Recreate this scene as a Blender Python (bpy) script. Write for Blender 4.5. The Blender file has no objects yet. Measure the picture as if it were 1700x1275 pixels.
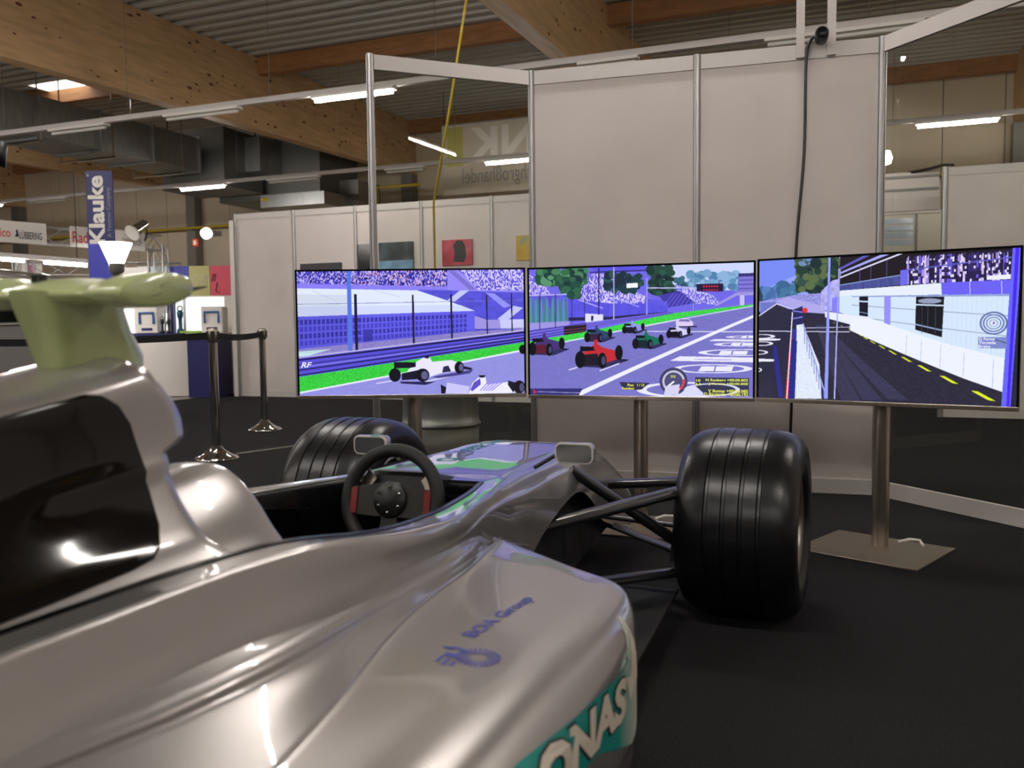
import bpy, bmesh, math, random
import numpy as np
from math import sin, cos, pi, radians, sqrt, atan2, hypot
from mathutils import Vector, Matrix
from mathutils.bvhtree import BVHTree

random.seed(7)
rng = np.random.default_rng(7)
SC = bpy.context.scene
COL = SC.collection

# ------------------------------------------------------------------ camera
F = 1440.0                      # focal length in pixels of the 1700 px wide frame
CAMH = 0.95
CAM_M = Matrix.Rotation(pi / 2 - radians(3.75), 3, 'X') @ Matrix.Rotation(radians(-0.62), 3, 'Z')
cam_d = bpy.data.cameras.new('camera')
cam_d.sensor_width = 36.0
cam_d.lens = F / 1700 * 36.0
cam_d.clip_start = 0.02
cam_d.dof.use_dof = True
cam_d.dof.focus_distance = 3.6
cam_d.dof.aperture_fstop = 4.5
cam = bpy.data.objects.new('camera', cam_d)
cam.matrix_world = Matrix.Translation((0, 0, CAMH)) @ CAM_M.to_4x4()
COL.objects.link(cam)
SC.camera = cam

# ------------------------------------------------------------------ world, exposure
W = bpy.data.worlds.new('hall_ambience')
SC.world = W
W.use_nodes = True
W.node_tree.nodes['Background'].inputs[0].default_value = (1.0, 0.955, 0.93, 1)
W.node_tree.nodes['Background'].inputs[1].default_value = 0.0      # closed hall: only its lamps, skylight and screens give light
SC.view_settings.view_transform = 'Standard'
SC.view_settings.look = 'None'
SC.view_settings.gamma = 1.0
SC.view_settings.use_curve_mapping = False
SC.view_settings.exposure = 0.0
TUBE_E = 150.0                  # radiance of every fluorescent tube, in view or not

# ------------------------------------------------------------------ helpers
def lin(c):
    c = c / 255.0
    return c / 12.92 if c <= 0.04045 else ((c + 0.055) / 1.055) ** 2.4

def rgb(r, g, b):
    return (lin(r), lin(g), lin(b), 1.0)

def at(px, py, y):
    """world point at depth y seen at a pixel of the photograph (used to survey the hall)"""
    d = CAM_M @ Vector(((px - 850) / F, (637.5 - py) / F, -1))
    return Vector((0, 0, CAMH)) + d * (y / d.y)

def atz(px, py, z):
    d = CAM_M @ Vector(((px - 850) / F, (637.5 - py) / F, -1))
    return Vector((0, 0, CAMH)) + d * ((z - CAMH) / d.z)

MATS = {}
def mat(name, col, rough=0.5, metal=0.0, spec=0.5, coat=0.0, emit=None, estr=1.0, var=0.0, vscale=8.0,
        bump=0.0, bscale=60.0, stretch=None, coat_rough=0.03):
    m = bpy.data.materials.new(name)
    m.use_nodes = True
    nt = m.node_tree
    b = nt.nodes['Principled BSDF']
    b.inputs['Base Color'].default_value = col
    b.inputs['Roughness'].default_value = rough
    b.inputs['Metallic'].default_value = metal
    b.inputs['Specular IOR Level'].default_value = spec
    b.inputs['Coat Weight'].default_value = coat
    b.inputs['Coat Roughness'].default_value = coat_rough
    if emit is not None:
        b.inputs['Emission Color'].default_value = emit
        b.inputs['Emission Strength'].default_value = estr
    if var > 0 or bump > 0:
        tc = nt.nodes.new('ShaderNodeTexCoord')
        src = tc.outputs['Object']
        if stretch:
            mp = nt.nodes.new('ShaderNodeMapping')
            mp.inputs['Scale'].default_value = stretch
            nt.links.new(src, mp.inputs['Vector'])
            src = mp.outputs['Vector']
    if var > 0:
        n = nt.nodes.new('ShaderNodeTexNoise')
        n.inputs['Scale'].default_value = vscale
        n.inputs['Detail'].default_value = 5
        nt.links.new(src, n.inputs['Vector'])
        r = nt.nodes.new('ShaderNodeValToRGB')
        lo = tuple(max(0, c * (1 - var)) for c in col[:3]) + (1,)
        hi = tuple(min(1, c * (1 + var)) for c in col[:3]) + (1,)
        r.color_ramp.elements[0].position = 0.3
        r.color_ramp.elements[0].color = lo
        r.color_ramp.elements[1].position = 0.7
        r.color_ramp.elements[1].color = hi
        nt.links.new(n.outputs['Fac'], r.inputs['Fac'])
        nt.links.new(r.outputs['Color'], b.inputs['Base Color'])
    if bump > 0:
        n2 = nt.nodes.new('ShaderNodeTexNoise')
        n2.inputs['Scale'].default_value = bscale
        n2.inputs['Detail'].default_value = 3
        nt.links.new(src, n2.inputs['Vector'])
        bp = nt.nodes.new('ShaderNodeBump')
        bp.inputs['Strength'].default_value = bump
        bp.inputs['Distance'].default_value = 0.01
        nt.links.new(n2.outputs['Fac'], bp.inputs['Height'])
        nt.links.new(bp.outputs['Normal'], b.inputs['Normal'])
    MATS[name] = m
    return m

def glass_mat(name, tint, ior=1.45, rough=0.0):
    m = bpy.data.materials.new(name)
    m.use_nodes = True
    nt = m.node_tree
    for n in list(nt.nodes):
        if n.type == 'BSDF_PRINCIPLED':
            nt.nodes.remove(n)
    out = nt.nodes['Material Output']
    tr = nt.nodes.new('ShaderNodeBsdfTransparent'); tr.inputs[0].default_value = tint
    gl = nt.nodes.new('ShaderNodeBsdfGlossy'); gl.inputs['Roughness'].default_value = rough
    fr = nt.nodes.new('ShaderNodeFresnel'); fr.inputs['IOR'].default_value = ior
    ge = nt.nodes.new('ShaderNodeNewGeometry')            # only the entry face reflects, the far face lets light out
    mr = nt.nodes.new('ShaderNodeMapRange'); mr.inputs['To Min'].default_value = ior; mr.inputs['To Max'].default_value = 1.0001
    nt.links.new(ge.outputs['Backfacing'], mr.inputs['Value']); nt.links.new(mr.outputs[0], fr.inputs['IOR'])
    mx = nt.nodes.new('ShaderNodeMixShader')
    nt.links.new(fr.outputs[0], mx.inputs[0])
    nt.links.new(tr.outputs[0], mx.inputs[1])
    nt.links.new(gl.outputs[0], mx.inputs[2])
    nt.links.new(mx.outputs[0], out.inputs['Surface'])
    MATS[name] = m
    return m

class MB:
    """collects shapes; build() links them as one mesh object"""
    def __init__(self):
        self.v = []; self.f = []; self.s = []
    def add(self, vs, fs, smooth=False):
        o = len(self.v)
        self.v += [tuple(p) for p in vs]
        self.f += [tuple(i + o for i in f) for f in fs]
        self.s += [smooth] * len(fs)
        return self
    def box(self, x0, x1, y0, y1, z0, z1):
        vs = [(x, y, z) for x in (x0, x1) for y in (y0, y1) for z in (z0, z1)]
        fs = [(0, 1, 3, 2), (4, 6, 7, 5), (0, 4, 5, 1), (2, 3, 7, 6), (0, 2, 6, 4), (1, 5, 7, 3)]
        return self.add(vs, fs)
    def obox(self, c, ax, ay, az):
        """box from centre and three half-axis vectors"""
        c = Vector(c); ax = Vector(ax); ay = Vector(ay); az = Vector(az)
        vs = [c + a * ax + b * ay + d * az for a in (-1, 1) for b in (-1, 1) for d in (-1, 1)]
        fs = [(0, 1, 3, 2), (4, 6, 7, 5), (0, 4, 5, 1), (2, 3, 7, 6), (0, 2, 6, 4), (1, 5, 7, 3)]
        return self.add(vs, fs)
    def bar(self, p, q, w, h, up=(0, 0, 1)):
        p = Vector(p); q = Vector(q)
        d = q - p
        L = d.length
        d.normalize()
        up = Vector(up)
        s = d.cross(up)
        if s.length < 1e-4:
            s = d.cross(Vector((1, 0, 0)))
        s.normalize()
        t = s.cross(d)
        return self.obox((p + q) / 2, d * L / 2, s * w / 2, t * h / 2)
    def tube(self, pts, r, n=10, caps=True):
        pts = [Vector(p) for p in pts]
        rs = r if isinstance(r, (list, tuple)) else [r] * len(pts)
        rings = []
        prev = None
        for i, p in enumerate(pts):
            d = (pts[min(i + 1, len(pts) - 1)] - pts[max(i - 1, 0)]).normalized()
            if prev is None:
                a = d.cross(Vector((0, 0, 1)))
                if a.length < 1e-3:
                    a = d.cross(Vector((1, 0, 0)))
            else:
                a = prev - d * prev.dot(d)
            a.normalize(); prev = a
            b = d.cross(a)
            rings.append([p + (a * cos(2 * pi * k / n) + b * sin(2 * pi * k / n)) * rs[i] for k in range(n)])
        vs = [q for ring in rings for q in ring]
        fs = [(i * n + k, i * n + (k + 1) % n, (i + 1) * n + (k + 1) % n, (i + 1) * n + k)
              for i in range(len(pts) - 1) for k in range(n)]
        self.add(vs, fs, True)
        if caps:
            self.add(rings[0], [tuple(range(n - 1, -1, -1))])
            self.add(rings[-1], [tuple(range(n))])
        return self
    def lathe(self, prof, c, axis=(0, 0, 1), n=32, smooth=True):
        """profile of (radius, height) turned about an axis through c"""
        ax = Vector(axis).normalized()
        a = ax.cross(Vector((0, 0, 1)))
        if a.length < 1e-3:
            a = Vector((1, 0, 0))
        a.normalize(); b = ax.cross(a)
        c = Vector(c)
        vs = [c + ax * h + (a * cos(2 * pi * k / n) + b * sin(2 * pi * k / n)) * r for r, h in prof for k in range(n)]
        fs = [(i * n + k, i * n + (k + 1) % n, (i + 1) * n + (k + 1) % n, (i + 1) * n + k)
              for i in range(len(prof) - 1) for k in range(n)]
        return self.add(vs, fs, smooth)
    def prism(self, poly, o, ex, ey, n):
        """polygon (2d) in the frame o, ex, ey pushed along vector n"""
        o = Vector(o); ex = Vector(ex); ey = Vector(ey); n = Vector(n)
        k = len(poly)
        vs = [o + ex * x + ey * y for x, y in poly]
        vs += [p + n for p in vs]
        fs = [tuple(range(k)), tuple(range(2 * k - 1, k - 1, -1))]
        fs += [(i, (i + 1) % k, k + (i + 1) % k, k + i) for i in range(k)]
        return self.add(vs, fs)
    def grid(self, G, smooth=True, keep=None):
        m, n = G.shape[:2]
        fs = [(i * n + j, i * n + j + 1, (i + 1) * n + j + 1, (i + 1) * n + j)
              for i in range(m - 1) for j in range(n - 1) if keep is None or keep(i, j)]
        return self.add([tuple(p) for p in G.reshape(-1, 3)], fs, smooth)
    def mirror_x(self):
        o = len(self.v); k = len(self.f)
        self.v += [(-x, y, z) for x, y, z in self.v[:o]]
        self.f += [tuple(i + o for i in reversed(f)) for f in self.f[:k]]
        self.s += self.s[:k]
        return self
    def build(self, name, m, parent=None, merge=0.0, bevel=0.0, recalc=True):
        me = bpy.data.meshes.new(name)
        me.from_pydata([tuple(p) for p in self.v], [], self.f)
        me.polygons.foreach_set('use_smooth', self.s)
        if merge > 0 or recalc:
            bm = bmesh.new(); bm.from_mesh(me)
            if merge > 0:
                bmesh.ops.remove_doubles(bm, verts=bm.verts, dist=merge)
            bmesh.ops.recalc_face_normals(bm, faces=bm.faces)
            bm.to_mesh(me); bm.free()
        if m is not None:
            me.materials.append(m)
        o = bpy.data.objects.new(name, me)
        COL.objects.link(o)
        o.parent = parent
        if bevel > 0:
            bv = o.modifiers.new('bevel', 'BEVEL')
            bv.width = bevel; bv.segments = 2; bv.limit_method = 'ANGLE'
        return o

def tag(o, label=None, cat=None, group=None, kind=None):
    if label: o['label'] = label
    if cat: o['category'] = cat
    if group: o['group'] = group
    if kind: o['kind'] = kind
    return o

def thing(name, label, cat, loc=(0, 0, 0), rz=0.0, group=None, kind=None):
    o = bpy.data.objects.new(name, None)
    o.empty_display_size = 0.1
    COL.objects.link(o)
    o.location = loc
    o.rotation_euler = (0, 0, rz)
    return tag(o, label, cat, group, kind)

def copy_tree(o, parent=None):
    c = o.copy(); COL.objects.link(c); c.parent = parent
    for ch in list(o.children):
        copy_tree(ch, c)
    return c

def crom(P, n):
    """Catmull-Rom upsampling of a numpy array along axis 0, n steps a segment"""
    m = P.shape[0]
    out = []
    for i in range(m - 1):
        p1, p2 = P[i], P[i + 1]
        p0 = P[i - 1] if i > 0 else 2 * p1 - p2
        p3 = P[i + 2] if i + 2 < m else 2 * p2 - p1
        for k in range(n):
            t = k / n
            out.append(0.5 * (2 * p1 + (p2 - p0) * t + (2 * p0 - 5 * p1 + 4 * p2 - p3) * t * t + (3 * p1 - p0 - 3 * p2 + p3) * t ** 3))
    out.append(P[-1])
    return np.array(out)

def sinterp(x, xs, ys):
    """smooth monotone interpolation through a table"""
    xs = np.asarray(xs, float); ys = np.asarray(ys, float)
    h = np.diff(xs); d = np.diff(ys) / h
    m = np.zeros(len(xs)); m[0] = d[0]; m[-1] = d[-1]
    for i in range(1, len(xs) - 1):
        if d[i - 1] * d[i] > 0:
            w1 = 2 * h[i] + h[i - 1]; w2 = h[i] + 2 * h[i - 1]
            m[i] = (w1 + w2) / (w1 / d[i - 1] + w2 / d[i])
    x = min(max(x, xs[0]), xs[-1])
    i = min(int(np.searchsorted(xs, x, 'right')) - 1, len(xs) - 2)
    t = (x - xs[i]) / h[i]
    return float(ys[i] * (2 * t ** 3 - 3 * t * t + 1) + h[i] * m[i] * (t ** 3 - 2 * t * t + t) + ys[i + 1] * (3 * t * t - 2 * t ** 3) + h[i] * m[i + 1] * (t ** 3 - t * t))

def table(rows, s):
    """smooth interpolation of rows [(s, values...)] at s"""
    rows = sorted(rows)
    xs = [r[0] for r in rows]
    return [float(np.interp(s, xs, [r[k] for r in rows])) for k in range(1, len(rows[0]))]

def text_data(s, bold=0.0, shear=0.0, spacing=1.0):
    cu = bpy.data.curves.new('text_tmp', 'FONT')
    cu.body = s; cu.size = 1.0; cu.offset = bold; cu.shear = shear; cu.space_character = spacing
    cu.resolution_u = 3
    ob = bpy.data.objects.new('text_tmp', cu)
    COL.objects.link(ob)
    dg = bpy.context.evaluated_depsgraph_get()
    me = ob.evaluated_get(dg).to_mesh()
    vs = [(v.co.x, v.co.y) for v in me.vertices]
    fs = [tuple(p.vertices) for p in me.polygons]
    ob.evaluated_get(dg).to_mesh_clear()
    bpy.data.objects.remove(ob); bpy.data.curves.remove(cu)
    return vs, fs

def text(name, s, m, parent, o, ex, ey, w=None, h=None, bold=0.0, shear=0.0, spacing=1.0, mirror=False, lift=None):
    """flat lettering whose box starts at o, runs w along ex and h along ey"""
    vs, fs = text_data(s, bold, shear, spacing)
    x0 = min(v[0] for v in vs); x1 = max(v[0] for v in vs); y0 = min(v[1] for v in vs); y1 = max(v[1] for v in vs)
    kx = w / (x1 - x0) if w else h / (y1 - y0)
    ky = h / (y1 - y0) if h else kx
    o = Vector(o); ex = Vector(ex).normalized(); ey = Vector(ey).normalized()
    mb = MB()
    pts = []
    for x, y in vs:
        u = (x - x0) * kx; v = (y - y0) * ky
        if mirror: u = (x1 - x0) * kx - u
        p = o + ex * u + ey * v
        pts.append(lift(p) if lift else p)
    mb.add(pts, fs)
    return mb.build(name, m, parent, recalc=False)

def rrect(w, h, r, n=5):
    """rounded rectangle polygon, centred"""
    pts = []
    for cx, cy, a0 in ((w / 2 - r, h / 2 - r, 0), (-w / 2 + r, h / 2 - r, pi / 2), (-w / 2 + r, -h / 2 + r, pi), (w / 2 - r, -h / 2 + r, 3 * pi / 2)):
        for k in range(n + 1):
            a = a0 + pi / 2 * k / n
            pts.append((cx + r * cos(a), cy + r * sin(a)))
    return pts

# ------------------------------------------------------------------ materials
M_PANEL = mat('partition_white', rgb(214, 204, 198), 0.55, var=0.05, vscale=2.0)
M_ALU = mat('aluminium_profile', rgb(176, 174, 172), 0.38, 0.75)
M_RAIL = mat('rail_white', rgb(205, 198, 193), 0.45)
M_CARPET = mat('carpet_black', rgb(36, 35, 36), 0.95, spec=0.15, var=0.35, vscale=160, bump=0.5, bscale=300)
M_CONC = mat('hall_concrete', rgb(150, 140, 128), 0.6, var=0.1, vscale=3)
M_WALLP = mat('hall_wall_panel', rgb(206, 190, 165), 0.6, var=0.04, vscale=1.5)
M_DECK = mat('roof_deck', rgb(190, 188, 180), 0.5, 0.1)
M_WOODG = mat('glulam_spruce', rgb(202, 166, 122), 0.6, var=0.17, vscale=1.6, stretch=(9, 1.2, 9), bump=0.05, bscale=10)
M_WOODP = mat('purlin_wood', rgb(158, 110, 66), 0.6, var=0.2, vscale=2.0, stretch=(1.5, 8, 8))
M_KNOT = mat('wood_knot', rgb(112, 70, 38), 0.7)
M_GALV = mat('galvanised_sheet', rgb(150, 150, 148), 0.42, 0.85, var=0.15, vscale=3, stretch=(1, 6, 1))
M_FAN = mat('fan_cabinet_grey', rgb(98, 97, 92), 0.5, 0.5)
M_WIRE = mat('hanger_wire', rgb(120, 116, 108), 0.5, 0.5)
M_DARKM = mat('dark_steel', rgb(62, 60, 56), 0.55, 0.5)
M_YEL = mat('yellow_pipe', rgb(196, 168, 38), 0.5)
M_STEEL = mat('brushed_steel', rgb(176, 166, 152), 0.3, 1.0, var=0.08, vscale=3, stretch=(40, 40, 1))
M_PLATE = mat('brushed_plate', rgb(168, 160, 150), 0.38, 1.0, var=0.1, vscale=4, stretch=(3, 60, 1))
M_CHROME = mat('chrome', rgb(210, 208, 205), 0.08, 1.0)
M_BLK = mat('black_plastic', rgb(18, 18, 19), 0.4)
M_BLKG = mat('black_gloss', rgb(9, 9, 10), 0.12)
M_GUN = mat('gunmetal', rgb(50, 48, 46), 0.4, 0.5)
M_BLKM = mat('black_matt', rgb(10, 10, 11), 0.75)
M_BELT = mat('black_webbing', rgb(12, 12, 14), 0.85, bump=0.2, bscale=400)
M_NAVY = mat('navy_laminate', rgb(28, 30, 92), 0.5)
M_WHITE = mat('white_laminate', rgb(226, 220, 212), 0.5)
M_TUBE = mat('lit_tube', (1, 1, 1, 1), 0.4, emit=(1.0, 0.95, 0.905, 1), estr=TUBE_E)
M_TUBEOFF = mat('unlit_tube', rgb(212, 208, 200), 0.4)
M_GLASS = glass_mat('clear_pane', (0.93, 0.94, 0.92, 1))
M_CARGL = mat('car_window', rgb(10, 12, 12), 0.05, spec=0.6)
M_SILVER = mat('silver_lacquer', rgb(168, 163, 159), 0.28, 0.58, coat=1.0, coat_rough=0.02, var=0.03, vscale=3)
M_TYRE = mat('tyre_rubber', rgb(15, 15, 17), 0.3, spec=0.45, bump=0.06, bscale=90)
M_GREEN = mat('pale_green_shell', rgb(190, 200, 142), 0.28, coat=0.6, var=0.1, vscale=14)
M_TINT = mat('smoked_panel', rgb(14, 10, 8), 0.06, spec=0.4)
M_LINER = mat('cockpit_black', rgb(10, 10, 11), 0.22)
M_CARBON = mat('carbon_arm', rgb(30, 30, 34), 0.3, coat=0.5)
M_RIM = mat('wheel_rim_alloy', rgb(150, 146, 138), 0.3, 0.9)
M_GREYM = mat('grey_metal_paint', rgb(128, 124, 118), 0.4, 0.4)
M_RED = mat('red_plastic', rgb(118, 18, 24), 0.4)
M_MIRROR = mat('mirror_glass', rgb(150, 152, 152), 0.16, 0.8)
M_TEAL = mat('teal_paint', rgb(20, 150, 138), 0.35)
M_BLUE = mat('blue_print', rgb(58, 62, 168), 0.4)
M_INK = mat('dark_outline_print', rgb(40, 34, 40), 0.5)
M_CREAM = mat('cream_print', rgb(226, 214, 196), 0.4)
M_REDP = mat('red_print', rgb(206, 60, 48), 0.5)
M_BLKP = mat('black_print', rgb(40, 40, 44), 0.5)
M_GREYP = mat('grey_print', rgb(140, 138, 136), 0.5)

# ================================================================== the hall
HA = radians(21.5)                       # hall axis against the view axis
HU = Vector((sin(HA), cos(HA), 0)); HV = Vector((cos(HA), -sin(HA), 0))
def hall_obj(o):
    o.rotation_euler = (0, 0, -HA); return o
def hz(px, py, z):
    p = atz(px, py, z); return p.dot(HV), p.dot(HU)
ZB = lambda u: 4.30 + 0.024 * u           # underside of the glulam beams
ZT = lambda u: 5.65 + 0.020 * u           # underside of the roof deck
UFAR = 19.6

# floor: black fair carpet laid on the concrete slab
o = hall_obj(MB().box(-27, 10, -9, UFAR, -0.12, -0.012).build('floor', M_CONC)); tag(o, kind='structure')
cp = MB()
e0 = atz(250, 672, 0); e1 = atz(420, 655, 0)
hv0, hu0 = e0.dot(HV), e0.dot(HU)
cp.box(hv0 - 0.2, 9.9, -8.9, 13.2, -0.012, 0.0)
cp.box(-26.9, hv0 - 0.2, -8.9, hu0 - 0.6, -0.012, 0.0)
tag(cp.build('carpet', M_CARPET, o), 'black fair carpet')

# ceiling: trapezoid sheet deck, its ribs across the beams
prof = []
u = -9.0
pitch = 0.30
while u < UFAR + 0.4:
    for du, dz in ((0, 0), (0.10, 0), (0.135, 0.09), (0.265, 0.09)):
        prof.append((u + du, ZT(u + du) + dz))
    u += pitch
mb = MB()
vs = [(v, a, b) for v in (-27.0, 10.0) for a, b in prof]
k = len(prof)
mb.add(vs, [(i, i + 1, k + i + 1, k + i) for i in range(k - 1)])
mb.add([(v, a, b + 0.14) for v in (-27.0, 10.0) for a, b in ((-9, ZT(-9)), (UFAR + .4, ZT(UFAR)))], [(0, 1, 3, 2)])
ceil = hall_obj(mb.build('ceiling', M_DECK, recalc=False)); tag(ceil, kind='structure')

def beam(v, u0, u1, w=0.24, vd=0.0):
    mb = MB()
    vs = []
    for uu in (u0, u1):
        vv = v + vd * (uu - u0)
        for a, z in ((-w / 2, ZB(uu)), (w / 2, ZB(uu)), (w / 2, ZT(uu)), (-w / 2, ZT(uu))):
            vs.append((vv + a, uu, z))
    mb.add(vs, [(0, 1, 2, 3), (7, 6, 5, 4), (0, 4, 5, 1), (1, 5, 6, 2), (2, 6, 7, 3), (3, 7, 4, 0)])
    b = mb.build('beam', M_WOODG, ceil)
    kn = MB()                             # knots of the spruce lamellae
    for _ in range(150):
        uu = random.uniform(max(u0, 2), u1); q = random.uniform(0.06, 0.94)
        vv = v + vd * (uu - u0)
        z = ZB(uu) + q * (ZT(uu) - ZB(uu)); r = random.uniform(0.012, 0.032)
        kn.add([(vv + w / 2 + 0.002, uu + 1.8 * r * cos(t), z + 0.8 * r * sin(t)) for t in [2 * pi * i / 8 for i in range(8)]], [tuple(range(8))])
    kn.build('knots', M_KNOT, b, recalc=False)['kind'] = 'stuff'
    tag(b, 'knotty glued laminated timber roof beam')
beam(-10.35, -9, UFAR, vd=0.0)
for v in (-3.75, 2.95, -17.1, -23.8):
    beam(v, -9, UFAR)
for uu in (1.6, 7.6, 13.5, 19.3):
    for va, vb in ((-27, -23.92), (-23.68, -17.22), (-16.98, -10.47), (-10.23, -3.87), (-3.63, 2.83), (3.07, 10)):
        MB().box(va, vb, uu - 0.09, uu + 0.09, ZT(uu) - 0.30, ZT(uu) + 0.01).build('purlin', M_WOODP, ceil)

# daylight dome in the roof
pts = [hz(*p, ZT(13.5) - 0.03) for p in ((55, 138), (120, 131), (178, 157), (138, 166))]
va = min(p[0] for p in pts); vb = max(p[0] for p in pts); ua = min(p[1] for p in pts); ub = max(p[1] for p in pts)
M_SKY = mat('skylight_glow', (1, 1, 1, 1), 0.5, emit=(1.0, 0.97, 0.94, 1), estr=4.0)
win = thing('window_1', None, None, kind='structure'); hall_obj(win)
MB().box(va, vb, ua, ub, ZT(ua) - 0.03, ZT(ua) - 0.015).build('skylight_pane', M_SKY, win)
fr = MB()
for a in ((va - .08, va, ua - .08, ub + .08), (vb, vb + .08, ua - .08, ub + .08), (va, vb, ua - .08, ua), (va, vb, ub, ub + .08)):
    fr.box(*a, ZT(ua) - 0.05, ZT(ua) + 0.02)
fr.build('skylight_frame', M_RAIL, win)

# outer walls of sandwich panels
def panel_wall(name, axis, pos, a0, a1, step, h):
    w = thing(name, None, None, kind='structure'); hall_obj(w)
    a = a0; me = None
    while a < a1 - 0.05:
        b = min(a + step, a1)
        if axis == 'u':
            x = MB().box(a + 0.008, b - 0.008, pos, pos + 0.12, 0, h)
        else:
            x = MB().box(pos - 0.06, pos + 0.06, a + 0.008, b - 0.008, 0, h)
        x.build('panel', M_WALLP, w)
        a = b
    bk = MB()
    if axis == 'u': bk.box(a0, a1, pos + 0.02, pos + 0.2, -0.05, h)
    else: bk.box(pos - 0.05 if pos > 0 else pos - 0.09, pos + 0.09 if pos > 0 else pos + 0.05, a0, a1, -0.05, h)
    bk.build('backing', M_DARKM, w)
    return w
wf = panel_wall('wall_far', 'u', UFAR, -27, 10, 1.1, 6.2)
panel_wall('wall_left', 'v', -27, -9, UFAR, 1.6, 6.2)
panel_wall('wall_right', 'v', 10, -9, UFAR, 1.6, 6.2)
panel_wall('wall_rear', 'u', -9.12, -27, 10, 1.6, 6.2)
for v in (-23.8, -17.1, -10.35, -3.75, 2.95):          # steel columns under the beam ends
    MB().box(v - .15, v + .15, UFAR - .3, UFAR - 0.01, 0, ZB(UFAR)).build('column', M_GREYM, wf)
# yellow gas pipe along the far wall
gp = thing('gas_pipe', 'long thin yellow pipe running along the hall far wall', 'pipe'); hall_obj(gp)
MB().tube([(-26.8, UFAR - .35, 3.72), (9.5, UFAR - .35, 3.92)], 0.035, 8).build('pipe', M_YEL, gp)
for v in range(-26, 10, 3):
    MB().box(v - .03, v + .03, UFAR - .36, UFAR + .01, 3.72 + (v + 27) * .0055 - .06, 3.72 + (v + 27) * .0055 - .03).build('bracket', M_DARKM, gp)

# ------------------------------------------------------------------ fluorescent light rows
def light_row(u, z, v0, v1, lit, label, offs=(), name='light_track', unseen=()):
    hang = True
    t = thing(name, label, 'ceiling light', group='fluorescent light rows under the hall roof'); hall_obj(t)
    MB().box(v0, v1, u - .035, u + .035, z, z + 0.07).build('track', M_RAIL, t)
    for a, b in list(lit) + list(unseen):          # the tubes themselves light the hall
        MB().box(a, b, u - .06, u + .06, z - .035, z).build('reflector', M_WHITE, t)
        MB().tube([(a + .03, u, z - .06), (b - .03, u, z - .06)], 0.022, 8).build('tube' if (a, b) in lit else 'tube_offscreen', M_TUBE, t)
    for a, b in offs:
        MB().box(a, b, u - .06, u + .06, z - .035, z).build('reflector', M_WHITE, t)
        MB().tube([(a + .03, u, z - .06), (b - .03, u, z - .06)], 0.022, 8).build('tube', M_TUBEOFF, t)
    if hang:
        v = v0 + 0.9
        while v < v1:
            if not (-14.5 < v < -12.7): MB().tube([(v, u, z + .06), (v, u, ZT(u) + .01)], 0.0035, 5).build('hanger', M_WIRE, t)
            v += 2.4
    return t
ROWZ = 3.9
def vv(px, py, u):                        # where a pixel's sight line meets the row
    d = CAM_M @ Vector(((px - 850) / F, (637.5 - py) / F, -1))
    k = u / d.dot(HU); return d.dot(HV) * k
U1, U2 = 9.55, 14.35
light_row(U1, ROWZ, -20, 9, lit=[(vv(520, 158, U1), vv(655, 137, U1))], unseen=[(4.2, 5.7), (7.2, 8.7)],
          label='fluorescent light row with one lit tube above the clear partition pane',
          offs=[(vv(275, 205, U1), vv(398, 186, U1)), (vv(85, 232, U1), vv(178, 217, U1)), (vv(960, 92, U1), vv(1060, 74, U1)), (-0.9, 0.6)])
light_row(U2, ROWZ, -22, 9, lit=[(vv(300, 320, U2), vv(374, 312, U2)), (vv(805, 266, U2), vv(905, 256, U2)), (vv(1520, 206, U2), vv(1660, 197, U2)), (vv(4, 356, U2) - 1.5, vv(4, 356, U2))], unseen=[(4.6, 6.1)],
          label='fluorescent light row with several lit tubes nearest the far wall',
          offs=[(vv(50, 352, U2), vv(112, 345, U2)), (vv(445, 300, U2), vv(530, 293, U2)), (vv(640, 278, U2), vv(705, 272, U2)), (-1.3, .1)])
for u, n in ((4.8, 'over the race car nose'), (0.0, 'over the race car engine cover'), (-4.8, 'beyond the race car tail')):
    light_row(u, ROWZ, -20, 9, [], 'fluorescent light row of lit tubes hung ' + n, name='light_track_offscreen', unseen=[(float(v), float(v) + 1.5) for v in np.arange(-19.0, 8, 3.4)])

# ------------------------------------------------------------------ ventilation duct and fan unit
dk = thing('ventilation_duct', 'long galvanised rectangular air duct under the roof beams', 'duct'); hall_obj(dk)
DV0, DV1, DZ0, DZ1 = -14.15, -13.0, 4.3, 4.98
u = 2.0
while u < 15.0:
    MB().box(DV0, DV1, u + .01, u + 1.29, DZ0 + .014 * u - .15, DZ1 + .014 * u - .15).build('duct_section', M_GALV, dk)
    MB().box(DV0 - .04, DV1 + .04, u + 1.28, u + 1.32, DZ0 + .014 * u - .19, DZ1 + .014 * u - .11).build('flange', M_GALV, dk)
    u += 1.3
for u in (11.0, 12.6, 14.4):
    h = MB()
    for v in (DV0 - .08, DV1 + .08):
        h.tube([(v, u, DZ0 - .1), (v, u, ZT(u) + .02)], 0.014, 6)
    h.bar((DV0 - .1, u, DZ0 - .1), (DV1 + .1, u, DZ0 - .1), .05, .04)
    h.build('hanger', M_CHROME, dk)
fan = thing('ventilation_unit', 'dark boxy air handling unit at the end of the duct', 'fan unit'); hall_obj(fan)
MB().box(-14.3, -12.6, 15.3, 16.6, 4.05, 5.3).build('cabinet', M_FAN, fan)
MB().box(-12.9, -12.2, 16.0, 17.0, 4.45, 5.2).build('intake_box', M_GALV, fan)
MB().box(-14.0, -11.2, 16.8, 18.4, 3.95, 5.3).build('rear_cabinet', M_FAN, fan)
MB().box(-12.6, -10.9, 16.5, 17.8, 3.72, 4.0).build('drip_tray', M_GALV, fan)
MB().box(-11.3, -10.7, 17.6, 18.6, 3.5, 4.4).build('grey_box', M_GREYM, fan)
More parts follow.
